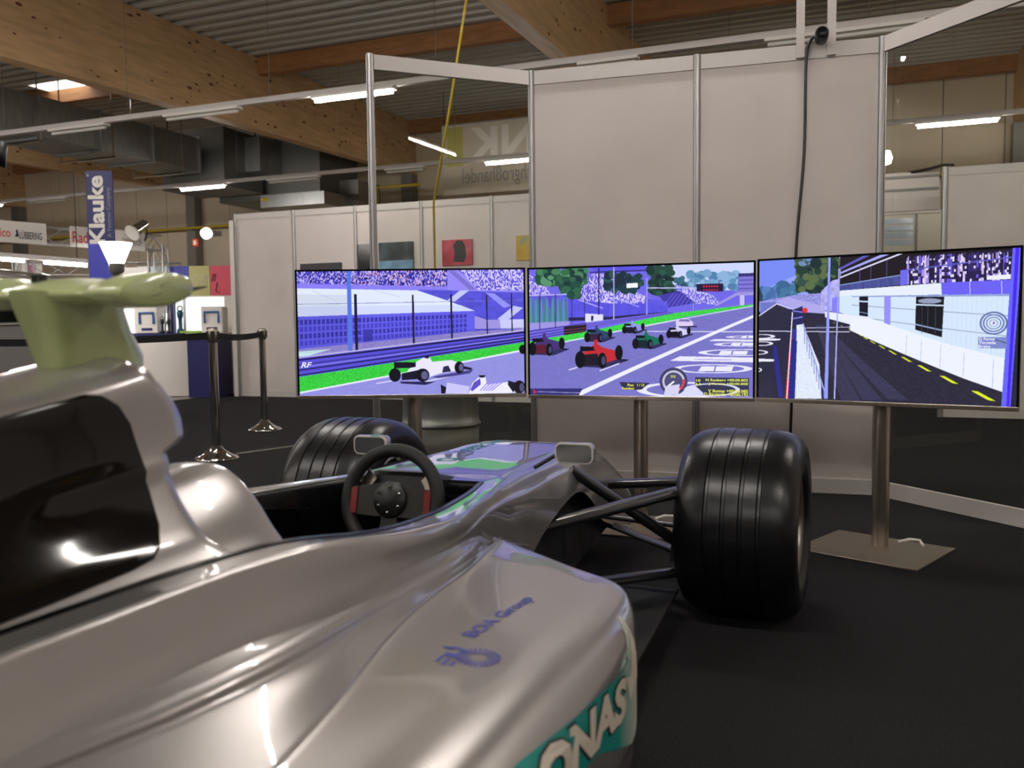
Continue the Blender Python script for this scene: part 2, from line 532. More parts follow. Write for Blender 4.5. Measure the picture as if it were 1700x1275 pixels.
MB().tube([(-12.5, 16.4, 3.9), (-10.9, 18.3, 3.75), (-10.6, 18.3, 3.75), (-10.6, 18.3, 4.3), (-9.6, 18.6, 4.35)], .035, 8).build('pipe', M_YEL, fan)
for v, u in ((-14.2, 15.4), (-12.7, 16.5), (-11.3, 18.3)):
    MB().tube([(v, u, 5.2), (v, u, ZT(u) + .02)], .015, 6).build('hanger', M_DARKM, fan)

# yellow cable hanging from the roof behind the clear pane
yc = thing('hanging_cable', 'yellow cable hanging from the roof behind the clear pane', 'cable')
pts = [at(778, -25, 8.3), at(765, 60, 8.4), at(745, 190, 8.7), at(720, 337, 9.6)]
P = crom(np.array([list(p) for p in pts]), 8)
MB().tube([Vector(p) for p in P] + [Vector((P[-1][0], P[-1][1], 0.02))], 0.014, 6).build('cable', M_YEL, yc)

# ================================================================== fair partition by the screens
PA, PB, PD = Vector((-0.775, 4.95, 0)), Vector((0.135, 5.31, 0)), Vector((2.005, 4.75, 0))
PC = (PB + PD) / 2
PE = PD + Vector((0.40, -0.917, 0)) * 0.99
HP = 2.48
wp = thing('wall_center', None, None, kind='structure')
def post(p, h=HP, parent=wp, r=0.022, name='post'):
    m = MB()
    prof = []
    for k in range(8):                    # eight-sided profile with grooves
        a = 2 * pi * k / 8
        for da, rr in ((-.22, 1.0), (.22, 1.0), (.26, 0.78), (.52, 0.78)):
            prof.append((r * rr * cos(a + da), r * rr * sin(a + da)))
    m.prism(prof, p, (1, 0, 0), (0, 1, 0), (0, 0, h))
    return m.build(name, M_ALU, parent)
for p in (PA, PB, PC, PD, PE):
    post(p)
def span(a, b, kind, h=HP, parent=wp, mpan=None):
    d = (b - a); L = d.length; d = d.normalized(); n = Vector((d.y, -d.x, 0))
    a2 = a + d * .021; b2 = b - d * .021
    def bx(z0, z1, t, name, m):
        c = (a2 + b2) / 2 + Vector((0, 0, (z0 + z1) / 2))
        return MB().obox(c, d * (L / 2 - .021), n * t / 2, Vector((0, 0, (z1 - z0) / 2))).build(name, m, parent)
    bx(h - .085, h - .004, .026, 'top_rail', M_RAIL)
    bx(0.002, .085, .026, 'base_rail', M_RAIL)
    if kind == 'glass':
        bx(.085, h - .085, .006, 'pane', M_GLASS)
    elif kind == 'panel':
        bx(.085, h - .085, .008, 'panel', mpan or M_PANEL)
span(PA, PB, 'glass'); span(PB, PC, 'panel'); span(PC, PD, 'panel'); span(PD, PE, 'glass')
# the partition goes on in white panels past the clear pane
PR = [PE + (PE - PD) * k for k in range(1, 5)]
for p_ in PR: post(p_)
for a_, b_ in zip([PE] + PR[:-1], PR): span(a_, b_, 'panel')
# pair of uprights carrying a small black camera above the wall
cm = thing('webcam', 'small black tubular camera on white uprights above the partition', 'camera')
dcw = (PD - PC).normalized(); nw = Vector((dcw.y, -dcw.x, 0))
q = PC + dcw * .64
for k in (-.085, .075):
    c = q + dcw * k
    MB().obox(c + Vector((0, 0, HP + .22)) + nw * .03, dcw * .022, nw * .012, (0, 0, .30)).build('upright', M_RAIL, cm)
cb = q + dcw * .02 + Vector((0, 0, HP + .005)) + nw * .05
MB().lathe([(0, 0), (.034, 0), (.036, .02), (.036, .10), (.03, .105), (.026, .09), (0, .088)], cb, nw, 20).build('body', M_BLK, cm)
cable = thing('black_cable', 'black cable running down the white partition from the camera', 'cable')
pts = [cb + nw * .02 + Vector((0, 0, .02)), cb - dcw * .05 + nw * .0, cb - dcw * .075 + Vector((0, 0, -.12)), cb - dcw * .08 + Vector((0, 0, -.6)),
       cb - dcw * .115 + Vector((0, 0, -1.1)), cb - dcw * .125 + Vector((0, 0, -1.6)), cb - dcw * .135 + Vector((0, 0, -2.1)), cb - dcw * .15 + Vector((0, 0, -HP + .0))]
P = crom(np.array([list(p) for p in pts]), 6)
MB().tube([Vector(p) for p in P], .0085, 8).build('cable', M_BLK, cable)

# ================================================================== three televisions showing the racing game
class Art:
    """little raster painter; coordinates are those of a sketch with corners q = TL, TR, BR, BL"""
    def __init__(self, q, W=960, H=540):
        self.W, self.H = W, H
        self.q = [np.array(p, float) for p in q]
        self.im = np.zeros((H, W, 3))
        jj, ii = np.meshgrid((np.arange(W) + .5) / W, (np.arange(H) + .5) / H)
        a, b, c, d = self.q
        self.X = a[0] * (1 - jj) * (1 - ii) + b[0] * jj * (1 - ii) + c[0] * jj * ii + d[0] * (1 - jj) * ii
        self.Y = a[1] * (1 - jj) * (1 - ii) + b[1] * jj * (1 - ii) + c[1] * jj * ii + d[1] * (1 - jj) * ii
    def pmask(self, pts):
        m = np.zeros(self.X.shape, bool)
        n = len(pts)
        for i in range(n):
            x1, y1 = pts[i]; x2, y2 = pts[(i + 1) % n]
            if y1 == y2: continue
            c = (self.Y >= min(y1, y2)) & (self.Y < max(y1, y2))
            m ^= c & (self.X < x1 + (self.Y - y1) * (x2 - x1) / (y2 - y1))
        return m
    def col(self, c): return np.array([lin(v) for v in c])
    def poly(self, pts, c, noise=0.0, c2=None, sc=(6, 6), thr=.5):
        m = self.pmask(pts)
        self.fill(m, c, noise, c2, sc, thr)
    def fill(self, m, c, noise=0.0, c2=None, sc=(6, 6), thr=.5):
        k = self.col(c)
        if c2 is not None:
            n = self.cells(sc)
            t = (n > thr)[..., None]
            px = np.where(t, self.col(c2), k)
        else:
            px = np.broadcast_to(k, self.im.shape)
        if noise:
            px = px * (1 + noise * (self.cells(sc) - .5) * 2)[..., None]
        self.im[m] = px[m]
    def cells(self, sc):
        g = rng.random((int(self.H / sc[1]) + 2, int(self.W / sc[0]) + 2))
        iy = (np.arange(self.H) / sc[1]).astype(int); ix = (np.arange(self.W) / sc[0]).astype(int)
        return g[iy][:, ix]
    def line(self, p, q, w, c):
        (x1, y1), (x2, y2) = p, q
        L = max(hypot(x2 - x1, y2 - y1), 1e-6)
        nx, ny = -(y2 - y1) / L * w / 2, (x2 - x1) / L * w / 2
        self.poly([(x1 + nx, y1 + ny), (x2 + nx, y2 + ny), (x2 - nx, y2 - ny), (x1 - nx, y1 - ny)], c)
    def ell(self, cx, cy, rx, ry, c, hole=0.0, part=None):
        d = ((self.X - cx) / rx) ** 2 + ((self.Y - cy) / ry) ** 2
        m = d <= 1
        if hole: m &= d >= hole ** 2
        if part is not None: m &= part(self.X, self.Y)
        self.fill(m, c)
    def blobs(self, x0, x1, y0, y1, n, r, cols):
        for _ in range(n):
            x = random.uniform(x0, x1); y = random.uniform(y0, y1); k = random.uniform(.5, 1) * r
            self.ell(x, y, k, k * random.uniform(.6, 1), random.choice(cols))
    def racer(self, x, y, s, body, accent=(30, 30, 45)):
        """single-seater seen from behind, x y = rear wheel foot, s = size"""
        d = (14, 14, 26)
        self.poly([(x, y - .05 * s), (x + 1.2 * s, y + .0 * s), (x + 2.0 * s, y - .3 * s), (x + 1.3 * s, y - .4 * s)], (48, 46, 92))
        self.poly([(x + .2 * s, y - .55 * s), (x + .75 * s, y - .95 * s), (x + .95 * s, y - .8 * s), (x + 1.5 * s, y - .65 * s), (x + 1.6 * s, y - .35 * s), (x + .9 * s, y - .12 * s), (x + .2 * s, y - .15 * s)], body)
        self.poly([(x + .15 * s, y - .5 * s), (x + .8 * s, y - .55 * s), (x + .9 * s, y - .1 * s), (x + .15 * s, y - .1 * s)], accent)
        self.poly([(x + .12 * s, y - .82 * s), (x + .72 * s, y - .8 * s), (x + .72 * s, y - .66 * s), (x + .12 * s, y - .62 * s)], d)
        self.poly([(x + .66 * s, y - 1.05 * s), (x + .8 * s, y - 1.08 * s), (x + .82 * s, y - .7 * s), (x + .66 * s, y - .7 * s)], body)
        self.ell(x + .12 * s, y - .32 * s, .2 * s, .32 * s, d)
        self.ell(x + .98 * s, y - .28 * s, .17 * s, .3 * s, d)
        self.ell(x + 1.03 * s, y - .28 * s, .08 * s, .16 * s, (70, 70, 110))
        self.ell(x + 1.62 * s, y - .58 * s, .15 * s, .28 * s, d)
        self.poly([(x + 1.6 * s, y - .35 * s), (x + 2.0 * s, y - .32 * s), (x + 1.9 * s, y - .26 * s), (x + 1.6 * s, y - .3 * s)], d)

CROWD = [(70, 62, 190), (205, 200, 255), (120, 110, 235), (50, 40, 140), (180, 150, 240)]
# ---- left screen: stand, tent building, barrier, grass and track
A1 = Art([(55, 75), (1645, 70), (1660, 962), (70, 986)])
A1.poly([(0, 0), (1700, 0), (1700, 1020), (0, 1020)], (118, 110, 235))
A1.poly([(0, 60), (1112, 60), (1112, 200), (0, 165)], (78, 68, 200), 0, (190, 180, 250), (4, 7), .55)
A1.fill(A1.pmask([(0, 60), (1112, 60), (1112, 190), (0, 150)]) & (A1.cells((5, 9)) > .8), (36, 28, 110))
A1.fill(A1.pmask([(420, 60), (1100, 60), (1100, 190), (420, 160)]) & (A1.cells((4, 6)) > .92), (240, 170, 190))
A1.poly([(0, 160), (1112, 190), (1112, 212), (0, 200)], (140, 128, 248))
A1.poly([(1112, 60), (1700, 60), (1700, 240), (1112, 215)], (150, 138, 248))
A1.poly([(1180, 60), (1700, 60), (1700, 222), (1330, 215)], (96, 84, 215), 0, (215, 205, 255), (4, 7), .5)
for k in range(5):
    A1.line((1120 + k * 9, 75), (1275 + k * 9, 215), 3, (90, 80, 150))
A1.poly([(900, 212), (1700, 235), (1700, 560), (1280, 540)], (86, 82, 215), .12, None, (30, 20))
A1.poly([(1110, 290), (1160, 300), (1265, 218), (1200, 218)], (196, 200, 255))
A1.poly([(1380, 235), (1440, 240), (1560, 330), (1510, 345)], (150, 148, 250))
A1.poly([(1465, 425), (1530, 440), (1645, 345), (1580, 330)], (196, 200, 255))
A1.poly([(1300, 400), (1390, 430), (1480, 430), (1490, 495), (1300, 495)], (160, 150, 225))
A1.poly([(1480, 430), (1700, 425), (1700, 490), (1490, 495)], (205, 205, 255))
A1.poly([(0, 195), (900, 215), (1110, 290), (1305, 365), (0, 405)], (226, 234, 255))
A1.poly([(0, 330), (1200, 322), (1305, 365), (0, 405)], (212, 220, 255))
A1.line((590, 212), (780, 262), 3, (190, 195, 245)); A1.line((160, 212), (330, 290), 3, (190, 195, 245))
A1.poly([(0, 405), (1305, 365), (1305, 512), (0, 650)], (100, 96, 236))
for i in range(46):
    x = 60 + 28.5 * i if i > 14 else 45 + 46 * i * .67
    if x > 1255: break
    w = 24 if x > 440 else 26
    for r in range(4):
        t = (x - 55) / 1250
        ya = (428 + r * 52) * (1 - t) + (388 + r * 32) * t
        hh = 38 * (1 - t) + 24 * t
        if x < 1300: A1.poly([(x, ya), (x + w * .78, ya - 1), (x + w * .78, ya + hh), (x, ya + hh)], (58, 52, 170) if r % 2 == 0 else (72, 66, 200))
A1.poly([(520, 500), (585, 495), (585, 580), (520, 590)], (62, 58, 175))
A1.poly([(0, 650), (1305, 512), (1700, 490), (1700, 530), (0, 720)], (150, 140, 215), .15, None, (5, 5))
A1.poly([(60, 660), (300, 640), (60, 712)], (200, 235, 240))
dots = ((np.floor(A1.X / 7) + np.floor(A1.Y / 7)) % 2 == 0)
A1.im[A1.pmask([(55, 240), (420, 245), (420, 650), (55, 680)]) & dots] *= .72
A1.im[A1.pmask([(470, 560), (1000, 520), (1640, 480), (1640, 510), (470, 640)]) & dots] *= .72
A1.line((55, 312), (860, 302), 4, (120, 118, 190)); A1.line((860, 302), (1640, 290), 3, (130, 126, 215))
A1.poly([(0, 705), (1700, 503), (1700, 590), (0, 862)], (88, 80, 214))
for a, b, w, c in ((705, 505, 10, (190, 184, 226)), (724, 520, 12, (26, 22, 70)), (760, 543, 8, (52, 46, 140)), (800, 562, 10, (36, 30, 100)), (838, 580, 9, (24, 20, 76))):
    A1.line((55, a), (1660, b), w, c)
A1.line((55, 780), (1660, 552), 5, (150, 145, 235))
A1.poly([(0, 858), (1700, 585), (1700, 652), (0, 985)], (58, 205, 66), .25, None, (5, 3))
A1.poly([(0, 980), (1700, 642), (1700, 1020), (0, 1020)], (148, 146, 226), .05, None, (12, 3))
A1.line((55, 968), (1665, 648), 12, (236, 236, 255))
for x, y0, y1, w in ((420, 70, 655, 30), (465, 240, 650, 20), (868, 248, 600, 14), (1137, 245, 566, 13), (1387, 245, 535, 9), (1562, 240, 515, 9)):
    A1.poly([(x - w / 2, y0), (x + w / 2, y0), (x + w / 2 + 8, y1), (x - w / 2 + 8, y1)], (84, 120, 226) if x == 420 else (28, 26, 62))
A1.line((610, 895), (720, 875), 8, (220, 220, 250)); A1.line((900, 895), (1240, 812), 8, (226, 226, 250))
# white car
A1.poly([(770, 880), (1030, 880), (960, 905), (790, 895)], (40, 36, 84)); A1.poly([(1000, 845), (1300, 790), (1270, 820), (1050, 855)], (70, 66, 140))
A1.poly([(830, 800), (900, 730), (945, 705), (985, 700), (1005, 735), (1140, 722), (1190, 740), (1180, 800), (1060, 820), (960, 855), (840, 850)], (236, 232, 255))
A1.poly([(1085, 770), (1120, 762), (1140, 805), (1075, 815)], (40, 38, 80)); A1.poly([(955, 690), (985, 695), (980, 712), (950, 708)], (30, 26, 60))
A1.poly([(735, 738), (890, 738), (890, 772), (850, 780), (735, 782)], (18, 16, 34)); A1.poly([(790, 820), (930, 790), (930, 860), (790, 870)], (22, 20, 44))
A1.ell(742, 832, 42, 50, (16, 15, 28)); A1.ell(938, 832, 48, 48, (16, 15, 28)); A1.ell(952, 834, 24, 30, (96, 94, 140)); A1.ell(1197, 776, 34, 44, (16, 15, 28)); A1.ell(1210, 776, 16, 26, (96, 94, 140))
A1.poly([(1225, 765), (1290, 780), (1280, 795), (1225, 788)], (24, 22, 50))
# second car entering at the lower edge
A1.poly([(1065, 900), (1140, 940), (1090, 968), (1070, 968)], (22, 20, 40)); A1.poly([(1110, 885), (1270, 915), (1260, 968), (1100, 966)], (205, 200, 250))
A1.poly([(1265, 965), (1290, 890), (1330, 850), (1385, 850), (1390, 900), (1560, 880), (1600, 960), (1270, 968)], (240, 238, 255))
A1.poly([(1275, 940), (1300, 885), (1345, 855), (1350, 900), (1290, 950)], (96, 82, 200)); A1.poly([(1330, 832), (1385, 832), (1370, 850), (1345, 850)], (30, 26, 50))
for k in range(5): A1.line((1345 + 20 * k, 945), (1400 + 25 * k, 885), 7, (150, 120, 250))
A1.poly([(1545, 870), (1610, 890), (1580, 960), (1540, 900)], (28, 26, 44)); A1.ell(1622, 918, 42, 48, (18, 17, 30)); A1.ell(1640, 920, 16, 30, (80, 80, 120))
A1.ell(1645, 645, 26, 34, (16, 15, 28))
# ---- middle screen: the start straight with the field
A2 = Art([(45, 92), (1640, 45), (1645, 1002), (50, 978)])
A2.poly([(0, 0), (1700, 0), (1700, 1062), (0, 1062)], (112, 104, 232))
A2.poly([(1000, 0), (1700, 0), (1700, 240), (1000, 240)], (206, 216, 255))
A2.blobs(1190, 1560, 120, 230, 60, 36, [(96, 150, 190), (120, 165, 205), (80, 130, 175), (140, 180, 220)])
A2.blobs(1090, 1180, 150, 250, 30, 30, [(40, 80, 100), (60, 110, 130)])
A2.poly([(30, 120), (170, 190), (210, 280), (30, 290)], (110, 96, 225), 0, (210, 200, 255), (4, 7), .5)
A2.poly([(500, 80), (900, 60), (920, 90), (560, 110)], (92, 84, 226)); A2.poly([(500, 105), (920, 92), (920, 104), (500, 118)], (60, 50, 150))
A2.poly([(430, 250), (520, 120), (640, 120), (770, 225), (1060, 340), (1060, 380), (600, 380), (420, 300)], (104, 92, 220), 0, (214, 204, 255), (4, 7), .5)
A2.blobs(620, 880, 120, 245, 60, 32, [(30, 60, 70), (44, 84, 80), (26, 46, 60)])
A2.blobs(940, 1080, 80, 270, 110, 36, [(24, 52, 48), (34, 70, 60), (20, 40, 46), (44, 88, 76)])
A2.blobs(120, 470, 92, 190, 150, 40, [(36, 84, 60), (50, 110, 70), (90, 150, 110), (26, 60, 60), (70, 130, 90)])
A2.blobs(280, 430, 150, 280, 80, 34, [(34, 78, 66), (50, 100, 74), (24, 56, 60)])
A2.poly([(770, 190), (850, 186), (850, 218), (770, 222)], (244, 246, 255))
A2.poly([(1110, 200), (1260, 225), (1420, 300), (1400, 340), (1160, 330)], (110, 100, 225), 0, (205, 198, 255), (4, 6), .55)
A2.poly([(1000, 275), (1140, 240), (1260, 330), (1060, 360)], (66, 58, 170)); A2.poly([(900, 290), (1060, 320), (1060, 390), (900, 410)], (96, 90, 226))
for k in range(7): A2.line((1030 + 30 * k, 350), (1100 + 26 * k, 262), 3, (130, 122, 235))
A2.poly([(40, 280), (330, 265), (345, 470), (40, 480)], (96, 96, 218), .12, None, (14, 40))
for k in range(14): A2.poly([(50 + 21 * k, 300 + 9 * (k % 3)), (60 + 21 * k, 290), (66 + 21 * k, 465), (46 + 21 * k, 468)], (70, 130, 140) if k % 2 else (88, 150, 170))
A2.poly([(180, 275), (225, 272), (205, 370)], (86, 76, 200)); A2.line((40, 275), (330, 265), 9, (180, 174, 250))
A2.poly([(340, 300), (650, 330), (900, 330), (1060, 350), (1060, 395), (640, 440), (345, 440)], (90, 84, 226), .08, None, (10, 30))
A2.poly([(345, 430), (640, 425), (1060, 390), (1060, 400), (640, 445), (345, 455)], (40, 36, 84))
A2.line((420, 305), (600, 365), 9, (170, 162, 252)); A2.line((710, 300), (860, 355), 6, (170, 162, 252))
A2.poly([(468, 402), (600, 408), (600, 465), (470, 468)], (226, 226, 255)); A2.poly([(512, 418), (528, 418), (528, 455), (512, 455)], (30, 26, 70))
A2.poly([(30, 480), (500, 462), (1650, 320), (1650, 345), (500, 500), (30, 590)], (120, 108, 226))
A2.poly([(30, 470), (350, 455), (350, 485), (30, 520)], (160, 152, 232))
for o in (0, 22, 44, 62): A2.line((30, 530 + o), (480, 470 + o * .7), 7, (62, 54, 160))
A2.poly([(308, 495), (476, 478), (476, 535), (308, 556)], (44, 26, 44))
A2.line((310, 520), (476, 503), 5, (110, 70, 90)); A2.line((310, 540), (476, 522), 5, (110, 70, 90))
for o in (12, 28): A2.line((480, 470 + o), (1100, 390 + o * .4), 5, (84, 70, 190))
A2.poly([(30, 600), (480, 530), (1110, 400), (1650, 338), (1650, 350), (1180, 430), (480, 580), (210, 620), (40, 640)], (64, 214, 74), .18, None, (6, 3))
A2.poly([(30, 645), (480, 585), (1180, 435), (1650, 350), (1700, 1062), (0, 1062)], (122, 118, 200), .05, None, (14, 3))
A2.line((200, 625), (1180, 438), 8, (230, 228, 255)); A2.line((1180, 438), (1640, 352), 5, (230, 228, 255))
for x, y0, y1, w in ((125, 270, 520, 7), (245, 260, 500, 6), (370, 290, 475, 5), (465, 290, 450, 5), (568, 80, 410, 10), (678, 75, 445, 9), (690, 100, 230, 12), (915, 150, 410, 7), (1238, 150, 380, 4)):
    A2.poly([(x - w / 2, y0), (x + w / 2, y0), (x + w / 2, y1), (x - w / 2, y1)], (40, 36, 92) if x not in (678, 915, 1238) else (170, 170, 230))
A2.line((915, 222), (1300, 222), 8, (190, 190, 235)); A2.poly([(1258, 196), (1440, 192), (1440, 248), (1262, 248)], (34, 26, 66))
for k in range(6):
    A2.ell(1310 + 18 * k, 212, 6, 6, (230, 40, 40)); A2.ell(1310 + 18 * k, 238, 6, 6, (200, 40, 50))
A2.poly([(1540, 122), (1650, 118), (1650, 275), (1535, 270)], (128, 118, 214)); A2.poly([(1540, 122), (1650, 118), (1650, 142), (1540, 146)], (56, 50, 120))
for o in (170, 200, 230): A2.line((1540, o), (1650, o - 2), 7, (84, 76, 180))
A2.poly([(1530, 255), (1650, 252), (1650, 275), (1530, 278), (1400, 350), (1380, 345)], (160, 152, 226)); A2.poly([(1552, 275), (1582, 275), (1582, 345), (1552, 345)], (200, 196, 246))
A2.poly([(880, 525), (1640, 528), (1640, 538), (880, 532)], (200, 198, 236))
A2.poly([(1640, 415), (1640, 435), (440, 985), (362, 985)], (240, 240, 255))
for cx, cy, rx, ry in ((1370, 795, 270, 32), (1560, 680, 285, 24), (1640, 622, 260, 16), (1690, 570, 230, 11), (1200, 945, 355, 55)):
    A2.ell(cx, cy, rx, ry, (232, 232, 255), .8)
for cx, cy, w, h in ((1395, 795, 120, 18), (1510, 682, 100, 14), (1570, 622, 80, 9), (1610, 570, 50, 7)):
    A2.poly([(cx - w * .8, cy - h), (cx + w, cy - h), (cx + w * .9, cy + h), (cx - w, cy + h)], (236, 236, 255))
    A2.line((cx, cy - h), (cx - 10, cy + h), 10, (126, 120, 205))
A2.poly([(1080, 738), (1150, 706), (1650, 716), (1650, 750)], (236, 234, 255)); A2.line((1250, 728), (1500, 732), 5, (150, 140, 215)); A2.poly([(1345, 598), (1390, 584), (1650, 590), (1650, 602)], (232, 230, 255))
A2.poly([(1060, 920), (1350, 920), (1300, 990), (1040, 990)], (220, 218, 250))
# the field of cars and the leading saloon
A2.poly([(1110, 490), (1265, 490), (1265, 500), (1120, 502)], (40, 36, 80)); A2.poly([(1118, 460), (1145, 440), (1210, 440), (1238, 465), (1238, 490), (1122, 494)], (222, 206, 246)); A2.poly([(1148, 444), (1208, 444), (1222, 460), (1136, 460)], (120, 110, 180))
for x, y, s, c, a in ((745, 545, 88, (150, 150, 235), (20, 20, 40)), (1060, 578, 92, (214, 210, 250), (16, 14, 26)), (470, 606, 112, (44, 70, 110), (60, 30, 60)), (822, 654, 120, (20, 110, 90), (14, 40, 44)),
                      (50, 700, 150, (70, 50, 120), (90, 30, 50)), (408, 790, 190, (196, 44, 54), (30, 24, 40))):
    A2.racer(x, y, s, c, a)
A2.line((345, 803), (410, 785), 8, (226, 224, 250)); A2.line((575, 810), (720, 757), 8, (226, 224, 250))
A2.poly([(30, 935), (450, 935), (420, 985), (30, 985)], (52, 48, 120)); A2.line((110, 958), (430, 968), 4, (170, 166, 220)); A2.poly([(70, 940), (105, 960), (75, 975)], (200, 40, 60))
# dashboard overlay
A2.ell(1106, 885, 98, 98, (66, 64, 106)); A2.ell(1106, 885, 78, 78, (200, 200, 226), .82); A2.ell(1106, 885, 62, 62, (80, 78, 120)); A2.ell(1106, 885, 78, 78, (226, 70, 90), .82, lambda X, Y: (X > 1150) & (Y > 870))
A2.line((1050, 935), (1110, 885), 12, (240, 240, 250)); A2.poly([(1050, 920), (1150, 905), (1140, 980), (1040, 985)], (214, 212, 240))
A2.poly([(720, 890), (940, 895), (880, 945), (750, 945)], (48, 46, 76)); A2.poly([(1255, 855), (1620, 862), (1620, 990), (1330, 985), (1255, 915)], (52, 54, 84))
A2.ell(1370, 945, 190, 46, (220, 218, 246), .84)
# ---- right screen: pit lane
A3 = Art([(50, 122), (1682, 38), (1672, 1056), (55, 974)])
A3.poly([(0, 0), (1700, 0), (1700, 1084), (0, 1084)], (40, 38, 66))
A3.poly([(0, 80), (620, 60), (620, 330), (0, 360)], (150, 165, 250)); A3.poly([(0, 80), (330, 60), (330, 200), (0, 330)], (120, 140, 246))
A3.blobs(60, 220, 290, 350, 60, 26, [(70, 110, 170), (90, 130, 190)]); A3.blobs(180, 310, 250, 340, 50, 24, [(70, 120, 160), (60, 100, 150)])
A3.blobs(330, 610, 100, 300, 220, 42, [(34, 60, 50), (60, 90, 60), (50, 80, 70), (90, 110, 70), (26, 46, 50)])
A3.blobs(340, 400, 90, 140, 30, 22, [(60, 90, 80), (110, 140, 190)])
A3.poly([(0, 335), (40, 260), (80, 340), (60, 380), (0, 400)], (40, 70, 90))
A3.poly([(0, 380), (320, 330), (490, 320), (500, 430), (260, 420), (0, 440)], (150, 150, 226), .25, None, (7, 4))
A3.poly([(60, 380), (180, 375), (60, 460)], (110, 120, 200))
A3.poly([(50, 470), (170, 385), (290, 430), (330, 470), (280, 985), (40, 985)], (44, 42, 66), .12, None, (8, 4))
A3.line((50, 462), (175, 388), 6, (226, 226, 250)); A3.line((172, 385), (300, 420), 8, (210, 206, 250))
A3.poly([(170, 370), (250, 345), (500, 400), (520, 450), (380, 440)], (176, 170, 236))
# stand building
A3.poly([(610, 60), (1700, 20), (1700, 260), (610, 310)], (28, 20, 30))
A3.poly([(610, 190), (870, 80), (920, 78), (612, 200)], (170, 170, 246)); A3.poly([(612, 218), (985, 72), (1005, 74), (614, 226)], (226, 226, 255)); A3.poly([(610, 160), (760, 85), (800, 84), (610, 175)], (96, 92, 190))
for x in (740, 810, 910): A3.line((x, 150 if x < 900 else 110), (x, 270), 4, (90, 84, 150))
A3.poly([(612, 270), (1000, 205), (1000, 270), (612, 305)], (72, 80, 150), .2, None, (8, 30)); A3.line((612, 270), (1000, 207), 5, (150, 170, 220))
for k in range(40):
    x = 1035 + 15 * k; t = (k / 40)
    A3.poly([(x, 90 + 20 * random.random() - 35 * t), (x + 11, 85 - 30 * t), (x + 13, 265), (x - 2, 265)], random.choice([(170, 150, 240), (214, 196, 250), (110, 90, 220), (60, 44, 120), (36, 26, 60)]))
A3.fill(A3.pmask([(1030, 110), (1640, 50), (1640, 250), (1030, 270)]) & (A3.cells((9, 12)) > .72), (40, 30, 76)); A3.fill(A3.pmask([(1030, 120), (1640, 60), (1640, 250), (1030, 270)]) & (A3.cells((6, 9)) > .86), (232, 226, 255))
A3.line((995, 180), (1640, 98), 8, (96, 92, 200)); A3.poly([(995, 180), (1040, 175), (1040, 268), (995, 272)], (110, 106, 236)); A3.poly([(1500, 215), (1640, 205), (1640, 235), (1500, 240)], (240, 240, 255))
A3.poly([(610, 305), (1240, 258), (1640, 245), (1640, 332), (1240, 332), (610, 340)], (232, 240, 255)); A3.poly([(1240, 256), (1640, 240), (1640, 330), (1245, 335)], (108, 98, 246)); A3.line((1405, 250), (1408, 332), 5, (190, 190, 255)); A3.line((1582, 244), (1584, 330), 5, (190, 190, 255))
A3.poly([(485, 310), (560, 240), (610, 230), (610, 440), (485, 430)], (180, 176, 240), .2, None, (10, 14))
A3.poly([(560, 350), (690, 335), (690, 460), (560, 440)], (136, 128, 250))
A3.poly([(610, 338), (1640, 330), (1620, 760), (1260, 640), (820, 520), (690, 470), (610, 440)], (214, 232, 252))
A3.poly([(690, 338), (1640, 330), (1640, 345), (690, 345)], (150, 165, 220))
for a, b in ((395, 470), (465, 600)): A3.line((690, a), (1620, b * 1.0), 4, (120, 130, 170))
for k in range(12): A3.line((1280 + 28 * k, 340), (1278 + 28 * k, 660 + 8 * k), 2, (196, 214, 240))
A3.poly([(738, 342), (796, 342), (796, 470), (740, 462)], (20, 22, 36)); A3.line((738, 372), (796, 375), 9, (200, 220, 250)); A3.line((740, 440), (796, 450), 5, (120, 140, 190))
A3.poly([(898, 340), (938, 340), (938, 545), (898, 540)], (150, 146, 248))
A3.poly([(1092, 345), (1260, 345), (1250, 605), (1090, 555)], (22, 22, 30)); A3.line((1092, 395), (1258, 402), 9, (206, 226, 250)); A3.ell(1175, 372, 70, 16, (150, 160, 190)); A3.line((1090, 520), (1250, 560), 8, (150, 170, 210))
for x in (1130, 1165, 1210): A3.line((x, 410), (x, 580), 3, (70, 76, 90))
# pit wall, kerb, lane
A3.poly([(515, 435), (690, 460), (820, 480), (820, 520), (690, 520), (515, 475)], (236, 240, 255))
A3.poly([(680, 480), (820, 482), (1260, 640), (1620, 745), (1600, 960), (1380, 870), (680, 555)], (238, 243, 255))
for x, a, b in ((1040, 590, 715), (1130, 620, 760), (1245, 650, 800), (1380, 700, 860), (1545, 745, 930)): A3.line((x, a), (x - 5, b), 4, (190, 200, 235))
A3.poly([(365, 465), (515, 470), (680, 560), (1390, 875), (1605, 970), (1605, 1062), (520, 990), (480, 760)], (44, 42, 60), .22, None, (7, 3))
for a in (500, 640, 800): A3.poly([(450 + (a - 500) * .1, 520), (480 + (a - 500) * .1, 520), (a + 260, 1010), (a + 130, 1000)], (58, 56, 84), .15, None, (7, 3))
for x, y, s in ((1430, 955, 1.0), (1245, 855, .8), (1110, 785, .62), (1010, 730, .5), (930, 688, .4), (868, 655, .32), (812, 625, .28), (768, 600, .24), (735, 580, .2), (700, 560, .16), (670, 545, .14), (620, 525, .12), (570, 505, .1)):
    A3.poly([(x - 8 * s, y - 6 * s), (x + 28 * s, y - 2 * s), (x + 130 * s, y + 62 * s), (x + 88 * s, y + 56 * s)], (226, 240, 40))
A3.line((55, 556), (680, 566), 5, (206, 206, 236)); A3.line((330, 540), (680, 535), 4, (190, 190, 226))
for cx, cy in ((70, 590), (70, 635), (50, 690), (40, 800)): A3.ell(cx, cy, 100 - (cy - 590) * .3, 14, (232, 232, 255), .7)
